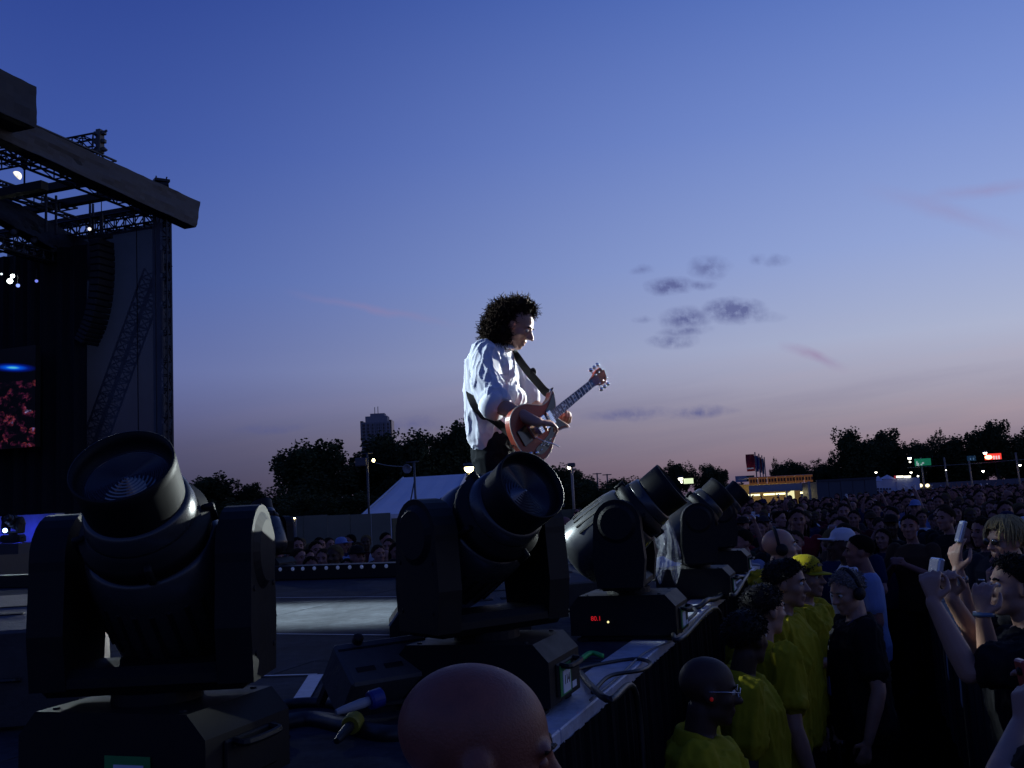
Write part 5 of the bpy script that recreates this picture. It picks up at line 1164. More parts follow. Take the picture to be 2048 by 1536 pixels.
for dd, p, x, y in view:
    if rs.random() < .12: continue
    tgt = V((0, 6, 0)); yaw = math.atan2(tgt.y - p.y, tgt.x - p.x) + rs.gauss(0, .35)
    ki = rs.choices(range(10), [9, 4, 6, 1.6, 3, 1.6, 1.6, .5, 1.5, .25])[0]; ci = rs.choices(range(len(PAL)), PW_)[0]; sc = rs.gauss(.985, .04) * (.95 if KINDS[ki].get('fem') else 1)
    hidden = (x < 1460 and not (560 < x < 800)) or (x < 1530 and y > 1120)
    if seen < 290 and not hidden:
        o = bpy.data.objects.new('person', CM[ki]); COL.objects.link(o); o.location = p; o.rotation_euler = (0, 0, yaw); o.scale = (sc, sc, sc); o.color = (*PAL[ci][1], 1)
        wh = 'beyond the far stage edge' if x < 900 else ('by the barrier' if p.y < 9 and dd < 10 else ('in the near crowd' if dd < 13 else 'in mid-crowd'))
        tag(o, '%s in %s %s' % (KLAB[ki], PAL[ci][0], wh), 'person', CG); seen += 1; DUP.setdefault(o['label'], []).append((x, o))
    elif not (hidden and dd < 10): far.append((p, yaw, ki, ci, sc))
ORD = 'first second third fourth fifth sixth seventh eighth ninth tenth eleventh twelfth thirteenth fourteenth fifteenth sixteenth seventeenth eighteenth nineteenth twentieth'.split() + ['twenty-' + w for w in 'first second third fourth fifth sixth seventh eighth ninth'.split()] + ['thirtieth']
for lab, L_ in DUP.items():
    if len(L_) > 1:
        for i, (x, o) in enumerate(sorted(L_, key=lambda t: t[0])): o['label'] = lab + ', %s from left' % ORD[min(i, 29)]
# the rest of the audience, a mass too deep to count: one joined mesh of low-detail figures
LOW = []
for i in (0, 1, 2, 4, 6, 7, 9):
    ob = bpy.data.objects.new('tmp', CM[i]); COL.objects.link(ob); d = ob.modifiers.new('d', 'DECIMATE'); d.ratio = .035; dg = bpy.context.evaluated_depsgraph_get(); dg.update()
    m = ob.evaluated_get(dg).to_mesh(); vs = np.empty(len(m.vertices) * 3); m.vertices.foreach_get('co', vs); vs = vs.reshape(-1, 3)
    fs = [tuple(p.vertices) for p in m.polygons if p.center[2] > .95]; ms = [p.material_index for p in m.polygons if p.center[2] > .95]
    used = sorted({i_ for f in fs for i_ in f}); mp_ = {a: b_ for b_, a in enumerate(used)}
    LOW.append((vs[used], [tuple(mp_[i_] for i_ in f) for f in fs], ms)); ob.to_mesh_clear(); bpy.data.objects.remove(ob)
FM = [mat('far_skin_a', (.30, .14, .115), .7, spec=.1), mat('far_skin_b', (.22, .10, .085), .7, spec=.1), mat('far_hair_a', (.006, .005, .004), .95, spec=.05), mat('far_hair_b', (.02, .013, .008), .95, spec=.05)] + [mat('far_shirt_' + n.replace(' ', '_'), c, .9, spec=.1) for n, c in PAL] + [CDARK, CPHONE]
allv, allf, allm = [], [], []; off = 0
far = far[:2600]
for p, yaw, ki, ci, sc in far:
    vs, fs, ms = LOW[rs.randrange(len(LOW)) if rs.random() < .10 else rs.choice((0, 1, 2, 3, 4))]; c, s_ = math.cos(yaw) * sc, math.sin(yaw) * sc
    w = np.stack([vs[:, 0] * c - vs[:, 1] * s_ + p.x, vs[:, 0] * s_ + vs[:, 1] * c + p.y, vs[:, 2] * sc], 1); allv.append(w)
    sk, hr = rs.choice((0, 0, 1)), rs.choice((2, 2, 3)); tb = {0: sk, 1: 4 + ci, 2: hr, 3: 4 + len(PAL), 4: 5 + len(PAL)}
    allf += [tuple(i_ + off for i_ in f) for f in fs]; allm += [tb[m] for m in ms]; off += len(vs)
me = bpy.data.meshes.new('distant_crowd'); me.from_pydata(np.concatenate(allv).tolist(), [], allf)
for m in FM: me.materials.append(m)
me.polygons.foreach_set('material_index', allm); me.polygons.foreach_set('use_smooth', [True] * len(me.polygons)); me.update()
tag(link('distant_crowd', me), 'dense distant crowd filling the field up to the stalls', 'crowd', kind='stuff')
print('CROWD', seen, len(far), len(allf))
# ------------------------------------------------------------------ near figures at the right-hand barrier
PHM = mat('phone_silver', (.5, .52, .56), .25, .7)
def gadget(name, c, dirn, dim, label, cat, m=None, screen=False):
    t_ = thing(name, c, label, cat); T = M4.Translation(c) @ frame(dirn)
    q = MB(); q.box((0, 0, 0), dim, T, min(dim) * .25); q.build('case', m or PHM, t_)
    q = MB(); q.box((0, 0, 0), (dim[0] * .8, .002, dim[2] * .7), T @ M4.Translation((0, dim[1] / 2 + .001, 0))); q.build('display', mat('gadget_display', (.02, .02, .03), .2, emit=(.4, .5, .9), estr=.12), t_)
    q = MB(); q.lathe([(.012, 0), (.011, .006), (0, .007)], T @ M4.Translation((dim[0] * .1, -dim[1] / 2, dim[2] * .2)) @ M4.Rotation(R(90), 4, 'X'), 12); q.build('lens', BLK, t_, True); return t_
def band(c, axis, r, w, m, label, cat, face=None):
    t_ = thing(cat.replace(' ', '_'), c, label, cat); T = M4.Translation(c) @ frame(axis)
    q = MB(); q.lathe([(r, -w / 2), (r + .003, -w / 2), (r + .003, w / 2), (r, w / 2)], T, 24); q.build('band', m, t_, True)
    if face: q = MB(); d = V(face); q.box((0, 0, 0), (.034, .010, .030), M4.Translation(c + d.normalized() * (r + .004)) @ frame(axis, d), .003); q.build('watch_face', PHM, t_)
    return t_
yw = R(178)
# man in black at the frame edge, one hand raised
p = P(2040, 1175, 4.2)
R1 = build_person((p.x + .02, p.y), 1.79, yw, 'dark-haired man in black at the right frame edge, ringed hand raised', skin='fair', hair='dark', shirt=BSHIRT, polo=False, headdir=(-.95, .1, .08), voxel=.006,
    pose={'sh_l': P(2040, 1310, 3.98), 'el_l': P(1985, 1345, 3.85), 'wr_l': P(1966, 1236, 3.78), 'hd_l': V((.06, .05, .98)), 'pn_l': V((.75, .6, .1)), 'side_l': 1, 'curl_l': (.5, .55, .5, .35)})
band(P(1967, 1228, 3.78), (.05, 0, 1), .034, .014, mat('bracelet_blue', (.12, .2, .3), .3), 'pale blue bracelet on the raised wrist', 'bracelet')
q = MB(); q.lathe([(.0098, -.003), (.0112, -.003), (.0112, .003), (.0098, .003)], M4.Translation(P(1963, 1160, 3.78)) @ frame((.1, .1, 1)), 14); tag(q.build('ring', PHM, None, True), 'bright ring on a finger of the raised hand', 'ring')
# person outside the frame reaching in with both arms, small camera in hand
p = P(2180, 1200, 3.6)
R2 = build_person((p.x, p.y), 1.74, yw, 'person in black reaching in from the right with a compact camera', skin='fair', hair='brown', shirt=BSHIRT, polo=False, voxel=.006, sleeve=.72,
    pose={'sh_l': P(2105, 1310, 3.5), 'el_l': P(1938, 1345, 3.55), 'wr_l': P(1866, 1205, 3.6), 'hd_l': V((-.02, .05, 1)), 'pn_l': V((.5, .85, 0)), 'side_l': 1, 'curl_l': (.8, .9, .9, .8),
          'sh_r': P(2110, 1290, 3.9), 'el_r': P(1985, 1330, 3.95), 'wr_r': P(1902, 1195, 3.85), 'hd_r': V((-.12, -.1, 1)), 'pn_r': V((-.5, -.85, 0)), 'curl_r': (.8, .9, .9, .8)})
gadget('compact_camera', P(1873, 1132, 3.66), (.25, .0, 1), (.085, .022, .058), 'thin silver compact camera held up by bare arms', 'camera')
# raised hand with a phone and a watch
p = P(2085, 1160, 4.75)
R3 = build_person((p.x, p.y), 1.72, yw, 'person behind the man in black, arm high with a phone', skin='fair', hair='brown', shirt=BSHIRT, polo=False, voxel=.006,
    pose={'sh_l': P(2030, 1255, 4.5), 'el_l': P(1945, 1275, 4.35), 'wr_l': P(1916, 1143, 4.3), 'hd_l': V((-.08, 0, 1)), 'pn_l': V((.85, .4, 0)), 'side_l': 1, 'curl_l': (.35, .5, .6, .6)})
gadget('mobile_phone', P(1922, 1064, 4.28), (.35, .0, .95), (.045, .018, .095), 'silver phone held up in a raised hand', 'phone')
band(P(1917, 1160, 4.31), P(1916, 1143, 4.3) - P(1945, 1275, 4.35), .036, .018, mat('watch_strap', (.02, .03, .06), .4), 'wristwatch on the arm with the phone', 'wristwatch', face=(-.2, -1, 0))
# blonde spectator with sunglasses
p = P(2024, 1078, 6.0)
R5 = build_person((p.x, p.y), 1.87, yw, 'blond spectator with sunglasses behind the man in black', skin='fair', hair='blond', shirt=mat('pink_top', (.25, .14, .14), .8), polo=False, hair_ext=1.12, headdir=(-.95, -.25, -.02), eyes=False)
Th = R5[1]; gl = thing('sunglasses', Th @ V((.1, 0, 0)), 'dark glinting sunglasses on the blond spectator', 'sunglasses')
for sg in (-1, 1):
    q = MB(); q.ell(Th @ V((.104, sg * .032, .002)), (.010, .026, .019), Th); q.build('dark_lens', SUNG, gl, True)
    q = MB(); q.tube([Th @ V((.102, sg * .058, .008)), Th @ V((.04, sg * .082, .010)), Th @ V((-.01, sg * .09, .008))], .003, 5); q.build('temple', SUNG, gl, True)
q = MB(); Tl = R5[1]
for k in range(260):
    a = random.uniform(-2.6, 2.6); ph = random.uniform(.1, .5); r0 = V((math.cos(a) * math.sin(ph), math.sin(a) * math.sin(ph), math.cos(ph)))
    pts = []; le = random.uniform(1.1, 2.0) if abs(a) > .9 else random.uniform(.85, 1.2); sw = random.gauss(0, .35); bl = random.uniform(0, .014)
    for i in range(6):
        f = ph + (le - ph + .5 * abs(a) / 2.6) * i / 5; a2 = a + sw * i / 5; pts.append(Tl @ V((-.012 + math.cos(a2) * math.sin(f) * (.118 + bl), math.sin(a2) * math.sin(f) * (.096 + bl), .032 + math.cos(f) * (.102 + bl))))
    q.tube(pts, [.004, .006, .006, .006, .005, .002], 4, False)
q.build('hair_strand', HAIRS['blond'], R5[0], True)
# closest person, mostly outside the frame: bent arms with a phone
p = P(2330, 1400, 2.7)
R4 = build_person((p.x, p.y), 1.72, yw, 'closest spectator at the bottom right corner, only bent arms in view', skin='fair', hair='dark', shirt=BSHIRT, polo=False, voxel=.006,
    pose={'sh_l': P(2240, 1470, 2.55), 'el_l': P(1990, 1590, 2.6), 'wr_l': P(2040, 1450, 2.75), 'hd_l': V((.2, .1, .9)), 'pn_l': V((.9, .2, 0)), 'curl_l': .7, 'el_r': P(2080, 1560, 2.85), 'wr_r': P(2075, 1420, 2.9), 'hd_r': V((-.05, -.05, 1)), 'pn_r': V((-.9, -.2, 0)), 'curl_r': .6})
gadget('mobile_phone', P(2049, 1355, 2.86), (-.12, 0, 1), (.05, .02, .10), 'red phone at the right frame edge above the bent arms', 'phone', mat('phone_red', (.4, .06, .05), .3))
# peaked-cap spectator and others a little behind the guards, singled out by look
def fan(px, top, depth, yaw, label, ki, col):
    p = P(px, top, depth); o = bpy.data.objects.new('person', CM[ki]); COL.objects.link(o); o.location = (p.x, p.y, 0); s_ = p.z / 1.755; o.scale = (s_,) * 3; o.rotation_euler = (0, 0, yaw); o.color = (*col, 1); tag(o, label, 'person'); return o
fan(1690, 1062, 8.2, R(165), 'spectator in a white cap behind the grey-haired headset man', 5, (.5, .52, .58))
fan(1725, 1072, 7.6, R(170), 'short-haired man in pale blue behind the barrier rail', 0, (.2, .26, .45))
fan(1488, 1060, 9.4, R(200), 'man in pale grey standing at the far end of the lip', 0, (.2, .22, .32))
for i, (px, top, dp, lab) in enumerate(((1720, 985, 40, 'steward in yellow standing tall before the dark container'), (1850, 982, 42, 'steward in yellow standing in front of the white stall'), (1974, 980, 36, 'steward in yellow in the crowd below the red sign'), (1117, 1038, 17, 'steward in yellow glimpsed between two stage lights'))):
    o = fan(px, top, dp, R(190), lab, 0, (.5, .45, .02))
for i, (px, top, dp, lab) in enumerate(((1618, 1003, 34, 'leftmost white-shirted man in front of the food stall corner'), (1642, 1006, 34, 'white-shirted man below the container\'s left edge'), (1664, 1000, 35, 'white-shirted man in front of the dark container, third from the stall'), (1684, 1001, 35, 'rightmost white-shirted man in front of the dark container'))):
    fan(px, top, dp, R(180 + 20 * i), lab, (0, 1, 0, 6)[i], (.55, .58, .68))
# ------------------------------------------------------------------ hoarding, marquee and masts on the left
HB = mat('hoarding_board', (.15, .145, .105), .8, var=.4, vscale=1.2)
t_ = thing('hoarding', P(690, 1030, 30) * V((1, 1, 0)) if False else V((P(690, 1030, 30).x, 30, 0)), 'long drab plywood hoarding behind the far crowd', 'hoarding')
edges = [575, 606, 655, 700, 742, 781]
for i in range(len(edges) - 1):
    a, b_ = P(edges[i], 1034 - i * 1.3, 30), P(edges[i + 1], 1034 - (i + 1) * 1.3, 30); z = max(a.z, b_.z) + random.uniform(-.02, .03)
    q = MB(); q.box(((a.x + b_.x) / 2, 30 + .01 * (i % 2), z / 2 + .01), (b_.x - a.x - .012, .03, z - .02)); q.build('hoarding_panel', HB, t_)
t_ = thing('green_screen_fence', V((P(1000, 1040, 31).x, 31, 0)), 'dark green fence continuing the hoarding to the right', 'fence')
HD = mat('fence_dark', (.06, .065, .045), .85, var=.4, vscale=1)
xs = list(range(783, 1330, 60))
for i in range(len(xs) - 1):
    a, b_ = P(xs[i], 1036 - i * 3, 31 + i * .9), P(xs[i + 1], 1033 - i * 3, 31.9 + i * .9); q = MB(); q.bar(V((a.x, a.y, a.z / 2)), V((b_.x, b_.y, a.z / 2)), .04, a.z - .02, (0, 0, 1)); 
    q = MB(); d = (b_ - a); d.z = 0; T = M4.Translation(V(((a.x + b_.x) / 2, (a.y + b_.y) / 2, a.z / 2))) @ M4.Rotation(math.atan2(d.y, d.x), 4, 'Z'); q.box((0, 0, 0), (d.length - .02, .03, a.z - .02), T); q.build('fence_panel', HD, t_)
# marquee
def marquee():
    Yt = 55; r0, r1 = P(806, 957, Yt), P(931, 946, Yt - 1); e0, e1 = P(722, 1033, Yt - 4), P(893, 1021, Yt - 5)
    rid = (r1 - r0); rid.z = 0; rid.normalize(); zr_, ze = (r0.z + r1.z) / 2, (e0.z + e1.z) / 2
    r0.z = r1.z = zr_; e0.z = e1.z = ze; f0, f1 = r0 * 2 - e0, r1 * 2 - e1; f0.z = f1.z = ze
    WH = mat('marquee_pvc', (.82, .82, .84), .5, var=.08, vscale=1.5)
    t_ = thing('marquee', (r0 + r1) / 2 * 1 - ZZ * zr_, 'white marquee tent with a ridged roof behind the hoarding', 'tent')
    def slope(name, a, b_, c, d):
        q = MB(); n, m_ = 16, 8; g_ = []
        for i in range(n + 1):
            for j in range(m_ + 1):
                p = a.lerp(b_, i / n).lerp(d.lerp(c, i / n), j / m_); p = p - ZZ * (.06 * math.sin(math.pi * j / m_) * (1 + .4 * math.cos(i / n * math.pi * 8))); g_.append(p)
        for i in range(n):
            for j in range(m_): k = i * (m_ + 1) + j; q.add([g_[k], g_[k + m_ + 1], g_[k + m_ + 2], g_[k + 1]], [(0, 1, 2, 3)])
        q.build(name, WH, t_, True)
    slope('roof_slope', r0, r1, e1, e0); slope('roof_slope', r1, r0, f0, f1)
    for a, b_, c in ((r0, e0, f0), (r1, e1, f1)):
        q = MB(); q.add([a - ZZ * .03, b_ - ZZ * .03, c - ZZ * .03, V((b_.x, b_.y, 0)), V((c.x, c.y, 0))], [(0, 1, 2), (1, 3, 4, 2)]); q.build('gable_wall', WH, t_)
        q = MB(); q.tube([b_, a, c], .05, 6); q.build('gable_rib', mat('marquee_frame', (.5, .5, .52), .4, .5), t_)
    for a, b_ in ((e0, e1), (f0, f1)): q = MB(); q.quad(a, b_, V((b_.x, b_.y, 0)), V((a.x, a.y, 0))); q.build('side_wall', WH, t_)
marquee()
POLE = mat('pole_grey', (.10, .10, .10), .5, .4)
BULB = mat('warm_bulb', (.1, .08, .04), .5, emit=(1, .78, .36), estr=14)
WBULB = mat('white_bulb', (.1, .1, .1), .5, emit=(1, .93, .75), estr=9)
def pole(px, ptop, Y, label, r=.04, lamp_=None, arms=(), m=None, cat='mast', lean=0):
    a = P(px, ptop, Y); t_ = thing('mast', (a.x, a.y, 0), label, cat); q = MB(); q.tube([(a.x + lean, a.y, 0), a], r, 8); q.build('pole', m or POLE, t_, True)
    for (x0, y0, x1, y1) in arms: q = MB(); q.tube([P(x0, y0, Y), P(x1, y1, Y)], r * .7, 6); q.build('arm', m or POLE, t_, True)
    return t_
t_ = pole(734, 906, 48, 'slim mast with a floodlight left of the marquee', .05, arms=((722, 908, 745, 906),))
q = MB(); q.box(P(722, 924, 48), (.55, .2, .4), None, .03); q.build('flood_box', mat('flood_grey', (.08, .08, .1), .5), t_)
q = MB(); q.ell(P(747, 921, 48), (.07, .07, .09)); q.build('lamp_glow', BULB, t_, True)
t_ = pole(828, 922, 46, 'tripod mast carrying a loudspeaker horn beside the marquee', .05, arms=((812, 925, 838, 923), (829, 962, 816, 1028), (829, 962, 835, 1026)))
q = MB(); c = P(818, 936, 46); q.lathe([(.05, -.2), (.08, 0), (.22, .25), (.2, .26), (.05, .05)], M4.Translation(c) @ frame((-.3, -1, -.2)), 16); q.build('horn', mat('horn_pale', (.3, .3, .33), .5), t_, True)
q = MB(); q.tube(spline([P(740, 923, 48), P(775, 931, 47), P(818, 934, 46)], 5), .018, 5); tag(q.build('overhead_cable', mat('pale_cable', (.35, .33, .28), .6), None, True), 'pale cable strung between the two masts by the marquee', 'cable')
# bright yellow festoon lamp behind the guitarist
def bulb(px, py, Y, r, label, m=BULB, post=True):
    c = P(px, py, Y); t_ = thing('flood_lamp', c, label, 'lamp', 'lamps round the field'); q = MB(); q.ell(c, r, None, 16, 10); q.build('glowing_bulb', m, t_, True)
    q = MB(); q.lathe([(r * .5, 0), (r * 1.15, r * .25), (r * 1.2, r * 1.0), (0, r * 1.1)], M4.Translation(c), 14); q.build('lamp_hood', POLE, t_, True)
    if post: q = MB(); q.tube([c + V((0, r * 1.1, 0)), V((c.x, c.y + r * 1.1, 0))], .05, 6); q.build('post', POLE, t_, True)
    return t_
bulb(938, 936, 30, .14, 'bright yellow lamp beside the guitarist\'s hip')
bulb(589, 1036, 29, .03, 'tiny warm lamp on the hoarding\'s left corner')
t_ = pole(1143, 930, 60, 'lit lamp post between the second and third stage lights', .08, arms=((1136, 940, 1152, 938),), m=mat('lit_post', (.35, .28, .2), .5))
q = MB(); q.ell(P(1138, 935, 60), .10); q.build('lamp_glow', WBULB, t_, True); q = MB(); q.box(P(1143, 930, 60), (.45, .3, .25), None, .05); q.build('lamp_head', POLE, t_)
for i, (px, y) in enumerate(((1194, 946), (1214, 948), (1268, 965))):
    pole(px, y, 70, ['telegraph-like mast with a cross bar, left of the third stage light', 'second cross-bar mast behind the third stage light', 'short cross-bar mast half behind the third stage light'][i], .05, arms=((px - 9, y + 2, px + 9, y + 1),))
# ------------------------------------------------------------------ tower block far away
def block():
    Yb = 620; CON = mat('concrete_dusk', (.26, .24, .25), .85, var=.2, vscale=.2); DK = mat('block_dark_glass', (.02, .022, .03), .2)
    c = P(757, 900, Yb); base = V((c.x, Yb, 0)); zt_ = P(757, 846, Yb).z; t_ = thing('tower_block', base, 'concrete tower block with masts rising above the trees', 'building')
    w = 62 / FPX * Yb
    q = MB(); q.box((base.x, Yb, zt_ / 2), (w * .92, w * .9, zt_)); q.build('tower_wall', CON, t_)
    for i in range(7):
        x = base.x - w * .46 + w * .92 * (i + .5) / 7
        q = MB(); q.box((x - w * .05, Yb - w * .47, zt_ / 2), (w * .03, w * .06, zt_ - .2)); q.build('facade_fin', CON, t_)
    q = MB(); q.box((base.x, Yb, P(757, 840, Yb).z), (w * .7, w * .6, 4)); q.build('roof_block', CON, t_)
    q = MB(); q.box((base.x + .5, Yb, P(757, 832, Yb).z), (w * .46, w * .4, 2.6)); q.build('plant_room', CON, t_)
    for sx in (-1, 1): q = MB(); q.box((base.x + sx * w * .46, Yb - 1, P(757, 862, Yb).z), (w * .08, w * .7, 12)); q.build('corner_bay', DK, t_)
    for i in range(6):
        for j in range(7):
            q = MB(); q.box((base.x - w * .38 + i * w * .152, Yb - w * .4505, P(757, 852 + j * 6.5, Yb).z), (w * .09, .3, 1.3)); q.build('window', DK, t_)
    for dx in (-1.5, .5): q = MB(); p = P(757, 830, Yb); q.tube([(base.x + dx, Yb, p.z), (base.x + dx, Yb, P(757, 814 + (dx > 0) * -1, Yb).z)], .22, 5); q.build('antenna', POLE, t_)
block()
# ------------------------------------------------------------------ trees
LEAF = mat('leaf_dusk', (.045, .058, .024), .8, var=.5, vscale=.5, spec=.1); BARK = mat('bark', (.03, .024, .02), .9)
def tree_mesh(seed, n_leaf=6500, spiky=0, tall=1.0, leaf=.22):
    rs = random.Random(seed); tr = MB(); hgt = 1.0
    def branch(p, d, ln, r, lvl, ends):
        pts = [p]; q = d.normalized(); k = 4
        for i in range(k):
            q = (q + V((rs.gauss(0, .14), rs.gauss(0, .14), rs.gauss(0, .08) + .03))).normalized(); pts.append(pts[-1] + q * ln / k)
        tr.tube(pts, [r * (1 - .5 * i / k) for i in range(k + 1)], 6 if lvl else 8, False)
        ends.append((pts[-1], lvl)); ends.append((pts[2], lvl))
        if lvl < 3:
            for i in range(4 if lvl == 0 else 3):
                f = rs.uniform(.35, 1); b_ = pts[min(int(f * k), k)]; a = rs.uniform(0, 6.28); d2 = (q * (.5 + spiky) + V((math.cos(a), math.sin(a), rs.uniform(-.1, .6))) * 1.0).normalized(); branch(b_, d2, ln * rs.uniform(.5, .72), r * .5, lvl + 1, ends)
    ends = []; branch(V((0, 0, 0)), V((0, 0, 1)), .42 * 10 * tall, .22, 0, ends)
    tips = [e for e in ends if e[1] >= 1 and e[0].z > 1.2]
    lf = MB(); vs = []; fs = []; cl = []
    for e, l in tips: cl.append((e + V((rs.gauss(0, .3), rs.gauss(0, .3), rs.gauss(0, .3))), rs.uniform(.45, 1.0) * (.6 if spiky else 1)))
    for i in range(n_leaf):
        c, r = rs.choice(cl); d = V((rs.gauss(0, 1), rs.gauss(0, 1), rs.gauss(0, .8))).normalized(); p = c + d * r * rs.uniform(.3, 1.05) ** .6
        T = frame(V((rs.gauss(0, 1), rs.gauss(0, 1), rs.gauss(0, 1)))); x, y = T.to_3x3().col[0], T.to_3x3().col[1]; s_ = leaf * rs.uniform(.6, 1.3); o = len(vs)
        vs += [p - x * s_ - y * s_ * .1, p - y * s_ * .5, p + x * s_, p + y * s_ * .5]; fs.append((o, o + 1, o + 2, o + 3))
    lf.add(vs, fs); zs = max(v.z for v in vs); xs_ = max(abs(v.x) for v in vs)
    return tr.mesh('trunk', BARK, True), lf.mesh('crown', LEAF), zs, xs_
TM = [tree_mesh(3, 15000, leaf=.14), tree_mesh(11, 15000, leaf=.14), tree_mesh(29, 14000, leaf=.14), tree_mesh(41, 6000, .5, 1.2, .12)]
def tree(px, ptop, Y, wpx, label, k, yaw=0):
    p = P(px, ptop - (12 if k < 3 else 5), Y); tr, cr, zs, xs_ = TM[k]; o = thing('tree', (p.x, Y, 0), label, 'tree', 'trees behind the field', yaw)
    sz = p.z / zs; sx = wpx * (1.2 if k < 3 else 1) / 2 / FPX * Y / xs_; o.scale = (sx, sx, sz)
    link('trunk', tr, o, False); link('crown', cr, o, False)
TL = [(440, 953, 82, 150, 'low round tree left of the big trees', 1), (505, 975, 84, 110, 'small tree in the dip left of the tall trees', 0), (640, 884, 80, 190, 'tall spreading tree left of the tower block', 0), (725, 868, 84, 200, 'dense tree in front of the tower block', 2),
      (790, 880, 82, 120, 'tree right under the tower block\'s corner', 1), (870, 862, 76, 150, 'tall dark tree behind the marquee ridge', 2), (925, 845, 78, 150, 'tallest tree behind the guitarist\'s back', 0), (985, 880, 80, 140, 'tree mostly hidden by the guitarist', 1), (600, 950, 76, 170, 'bushy tree behind the hoarding\'s left part', 2),
      (1105, 938, 90, 120, 'tree behind the second stage light\'s lens', 0), (1165, 962, 95, 120, 'low tree by the lit lamp post', 1), (1235, 968, 100, 110, 'low tree right of the cross-bar masts', 2), (1345, 930, 105, 80, 'round tree above the third stage light', 1), (1412, 938, 108, 90, 'round tree above the fourth stage light', 0), (1450, 962, 106, 70, 'small tree left of the banner flags', 2),
      (1545, 918, 100, 34, 'thin spindly tree right of the banner flags', 3), (1570, 928, 98, 80, 'neat domed tree over the food stall', 1), (1628, 920, 96, 90, 'airy tree above the container\'s left end', 3), (1680, 902, 94, 60, 'slender tree left of the tall right-hand group', 3), (1722, 858, 92, 110, 'tall rounded tree at the left of the right-hand group', 2), (1775, 866, 94, 140, 'broad dark tree behind the white stall', 0), (1822, 888, 92, 90, 'tree behind the green banner', 1),
      (1880, 858, 96, 56, 'spindly tree standing above the gap by the red sign', 3), (1875, 905, 98, 110, 'low tree filling the gap by the green banner', 1), (1935, 874, 92, 120, 'tree above the red sign', 2), (1990, 848, 90, 130, 'tallest tree on the right', 0), (2050, 862, 92, 120, 'tree at the right frame edge', 1), (1650, 938, 100, 120, 'low bushy tree behind the dark container', 0), (1745, 905, 96, 150, 'undergrowth tree behind the white gazebo', 1), (1910, 915, 94, 170, 'low dense tree behind the field lamps', 2), (2010, 900, 94, 160, 'low dense tree at the right edge', 1)]
for i, px in enumerate(range(400, 1300, 75)): TL.append((px, 992 - (px - 700) * .055, 66, 130, 'low dark shrubby tree behind the fence, %s from the left' % ('first second third fourth fifth sixth seventh eighth ninth tenth eleventh twelfth'.split()[i]), i % 3))
for i, (px, t__, Y_, w, lab, k) in enumerate(TL): tree(px, t__, Y_, w, lab, k, i * 1.3)
# ------------------------------------------------------------------ stalls on the right
def boxpx(x0, x1, y0, Y, dp, zb=0):
    a, b_ = P(x0, y0, Y), P(x1, y0, Y); return ((a.x + b_.x) / 2, Y + dp / 2, (a.z + zb) / 2), (b_.x - a.x, dp, a.z - zb)
def stall():
    Y = 50; a, b_ = P(1497, 968, Y), P(1626, 962, Y); x0, x1 = a.x, b_.x; zt_ = a.z
    t_ = thing('food_stall', ((x0 + x1) / 2, Y, 0), 'lit food stall with an orange sign band along its roof', 'stall'); OR = mat('sign_orange', (.34, .12, .03), .5, emit=(.9, .32, .06), estr=.07); WHT = mat('stall_white', (.30, .31, .35), .6); INT = mat('stall_inside', (.3, .2, .09), .7)
    for i in range(7):
        xa = x0 + (x1 - x0) * i / 7; q = MB(); q.box((xa + (x1 - x0) / 14, Y - .05, zt_ + .13), ((x1 - x0) / 7 - .05, .06, .36)); s_ = q.build('sign_panel', OR, t_)
        for j in range(3): q = MB(); q.box((xa + .12 + j * .14, Y - .085, zt_ + .13), (.09, .01, .16)); q.build('sign_letter', mat('sign_brown', (.07, .02, .01), .6), s_)
    q = MB(); q.box(((x0 + x1) / 2, Y - .02, zt_ - .26), (x1 - x0, .05, .36)); q.build('awning_band', WHT, t_)
    q = MB(); q.box(((x0 + x1) / 2, Y + 1.2, zt_ + .3), (x1 - x0, 2.4, .06)); q.build('stall_roof', WHT, t_)
    q = MB(); q.box(((x0 + x1) / 2, Y + 2.4, zt_ / 2), (x1 - x0, .06, zt_)); q.build('back_wall', INT, t_)
    for x in (x0 + .03, (x0 + x1) / 2 + .25, x1 - .03): q = MB(); q.box((x, Y, (zt_ - .4) / 2), (.07, .07, zt_ - .4)); q.build('stall_post', WHT, t_)
    q = MB(); q.box(((x0 + x1) / 2, Y + .3, .55), (x1 - x0 - .1, .5, 1.1)); q.build('counter', WHT, t_)
    TUBE = mat('tube_lamp', (.2, .2, .1), .5, emit=(1, .92, .48), estr=2.2)
    for fx0, fx1 in ((-.02, .17), (.23, .40), (.42, .56), (.80, .97)): q = MB(); q.box((x0 + (x1 - x0) * (fx0 + fx1) / 2, Y + .1, zt_ - .56), ((x1 - x0) * (fx1 - fx0), .08, .09)); q.build('tube_lamp', TUBE, t_)
    q = MB(); q.add([(x0 + (x1 - x0) * .57, Y + .1, zt_ - .62), (x0 + (x1 - x0) * .70, Y + .05, zt_ - .34), (x0 + (x1 - x0) * .70, Y + .05, zt_ - 1.0), (x0 + (x1 - x0) * .57, Y + .1, zt_ - .98)], [(0, 3, 2, 1)]); q.build('lit_menu_board', mat('menu_board', (.2, .2, .1), .5, emit=(1, .93, .5), estr=.9), t_)
    for i in range(9): q = MB(); q.box((x0 + .25 + i * .36 + random.uniform(-.06, .06), Y + .45, 1.1 + random.uniform(.1, .3)), (.16, .14, random.uniform(.2, .5)), None, .02); q.build('goods', mat('goods_%d' % (i % 3), [(.4, .2, .05), (.25, .3, .3), (.45, .35, .2)][i % 3], .5), t_)
    for fx in (.25, .7): l = bpy.data.lights.new('stall_light', 'POINT'); l.energy = 22; l.color = (1, .85, .45); l.shadow_soft_size = .2; lo = bpy.data.objects.new('stall_light', l); COL.objects.link(lo); lo.location = (x0 + (x1 - x0) * fx, Y + .8, zt_ - .5)
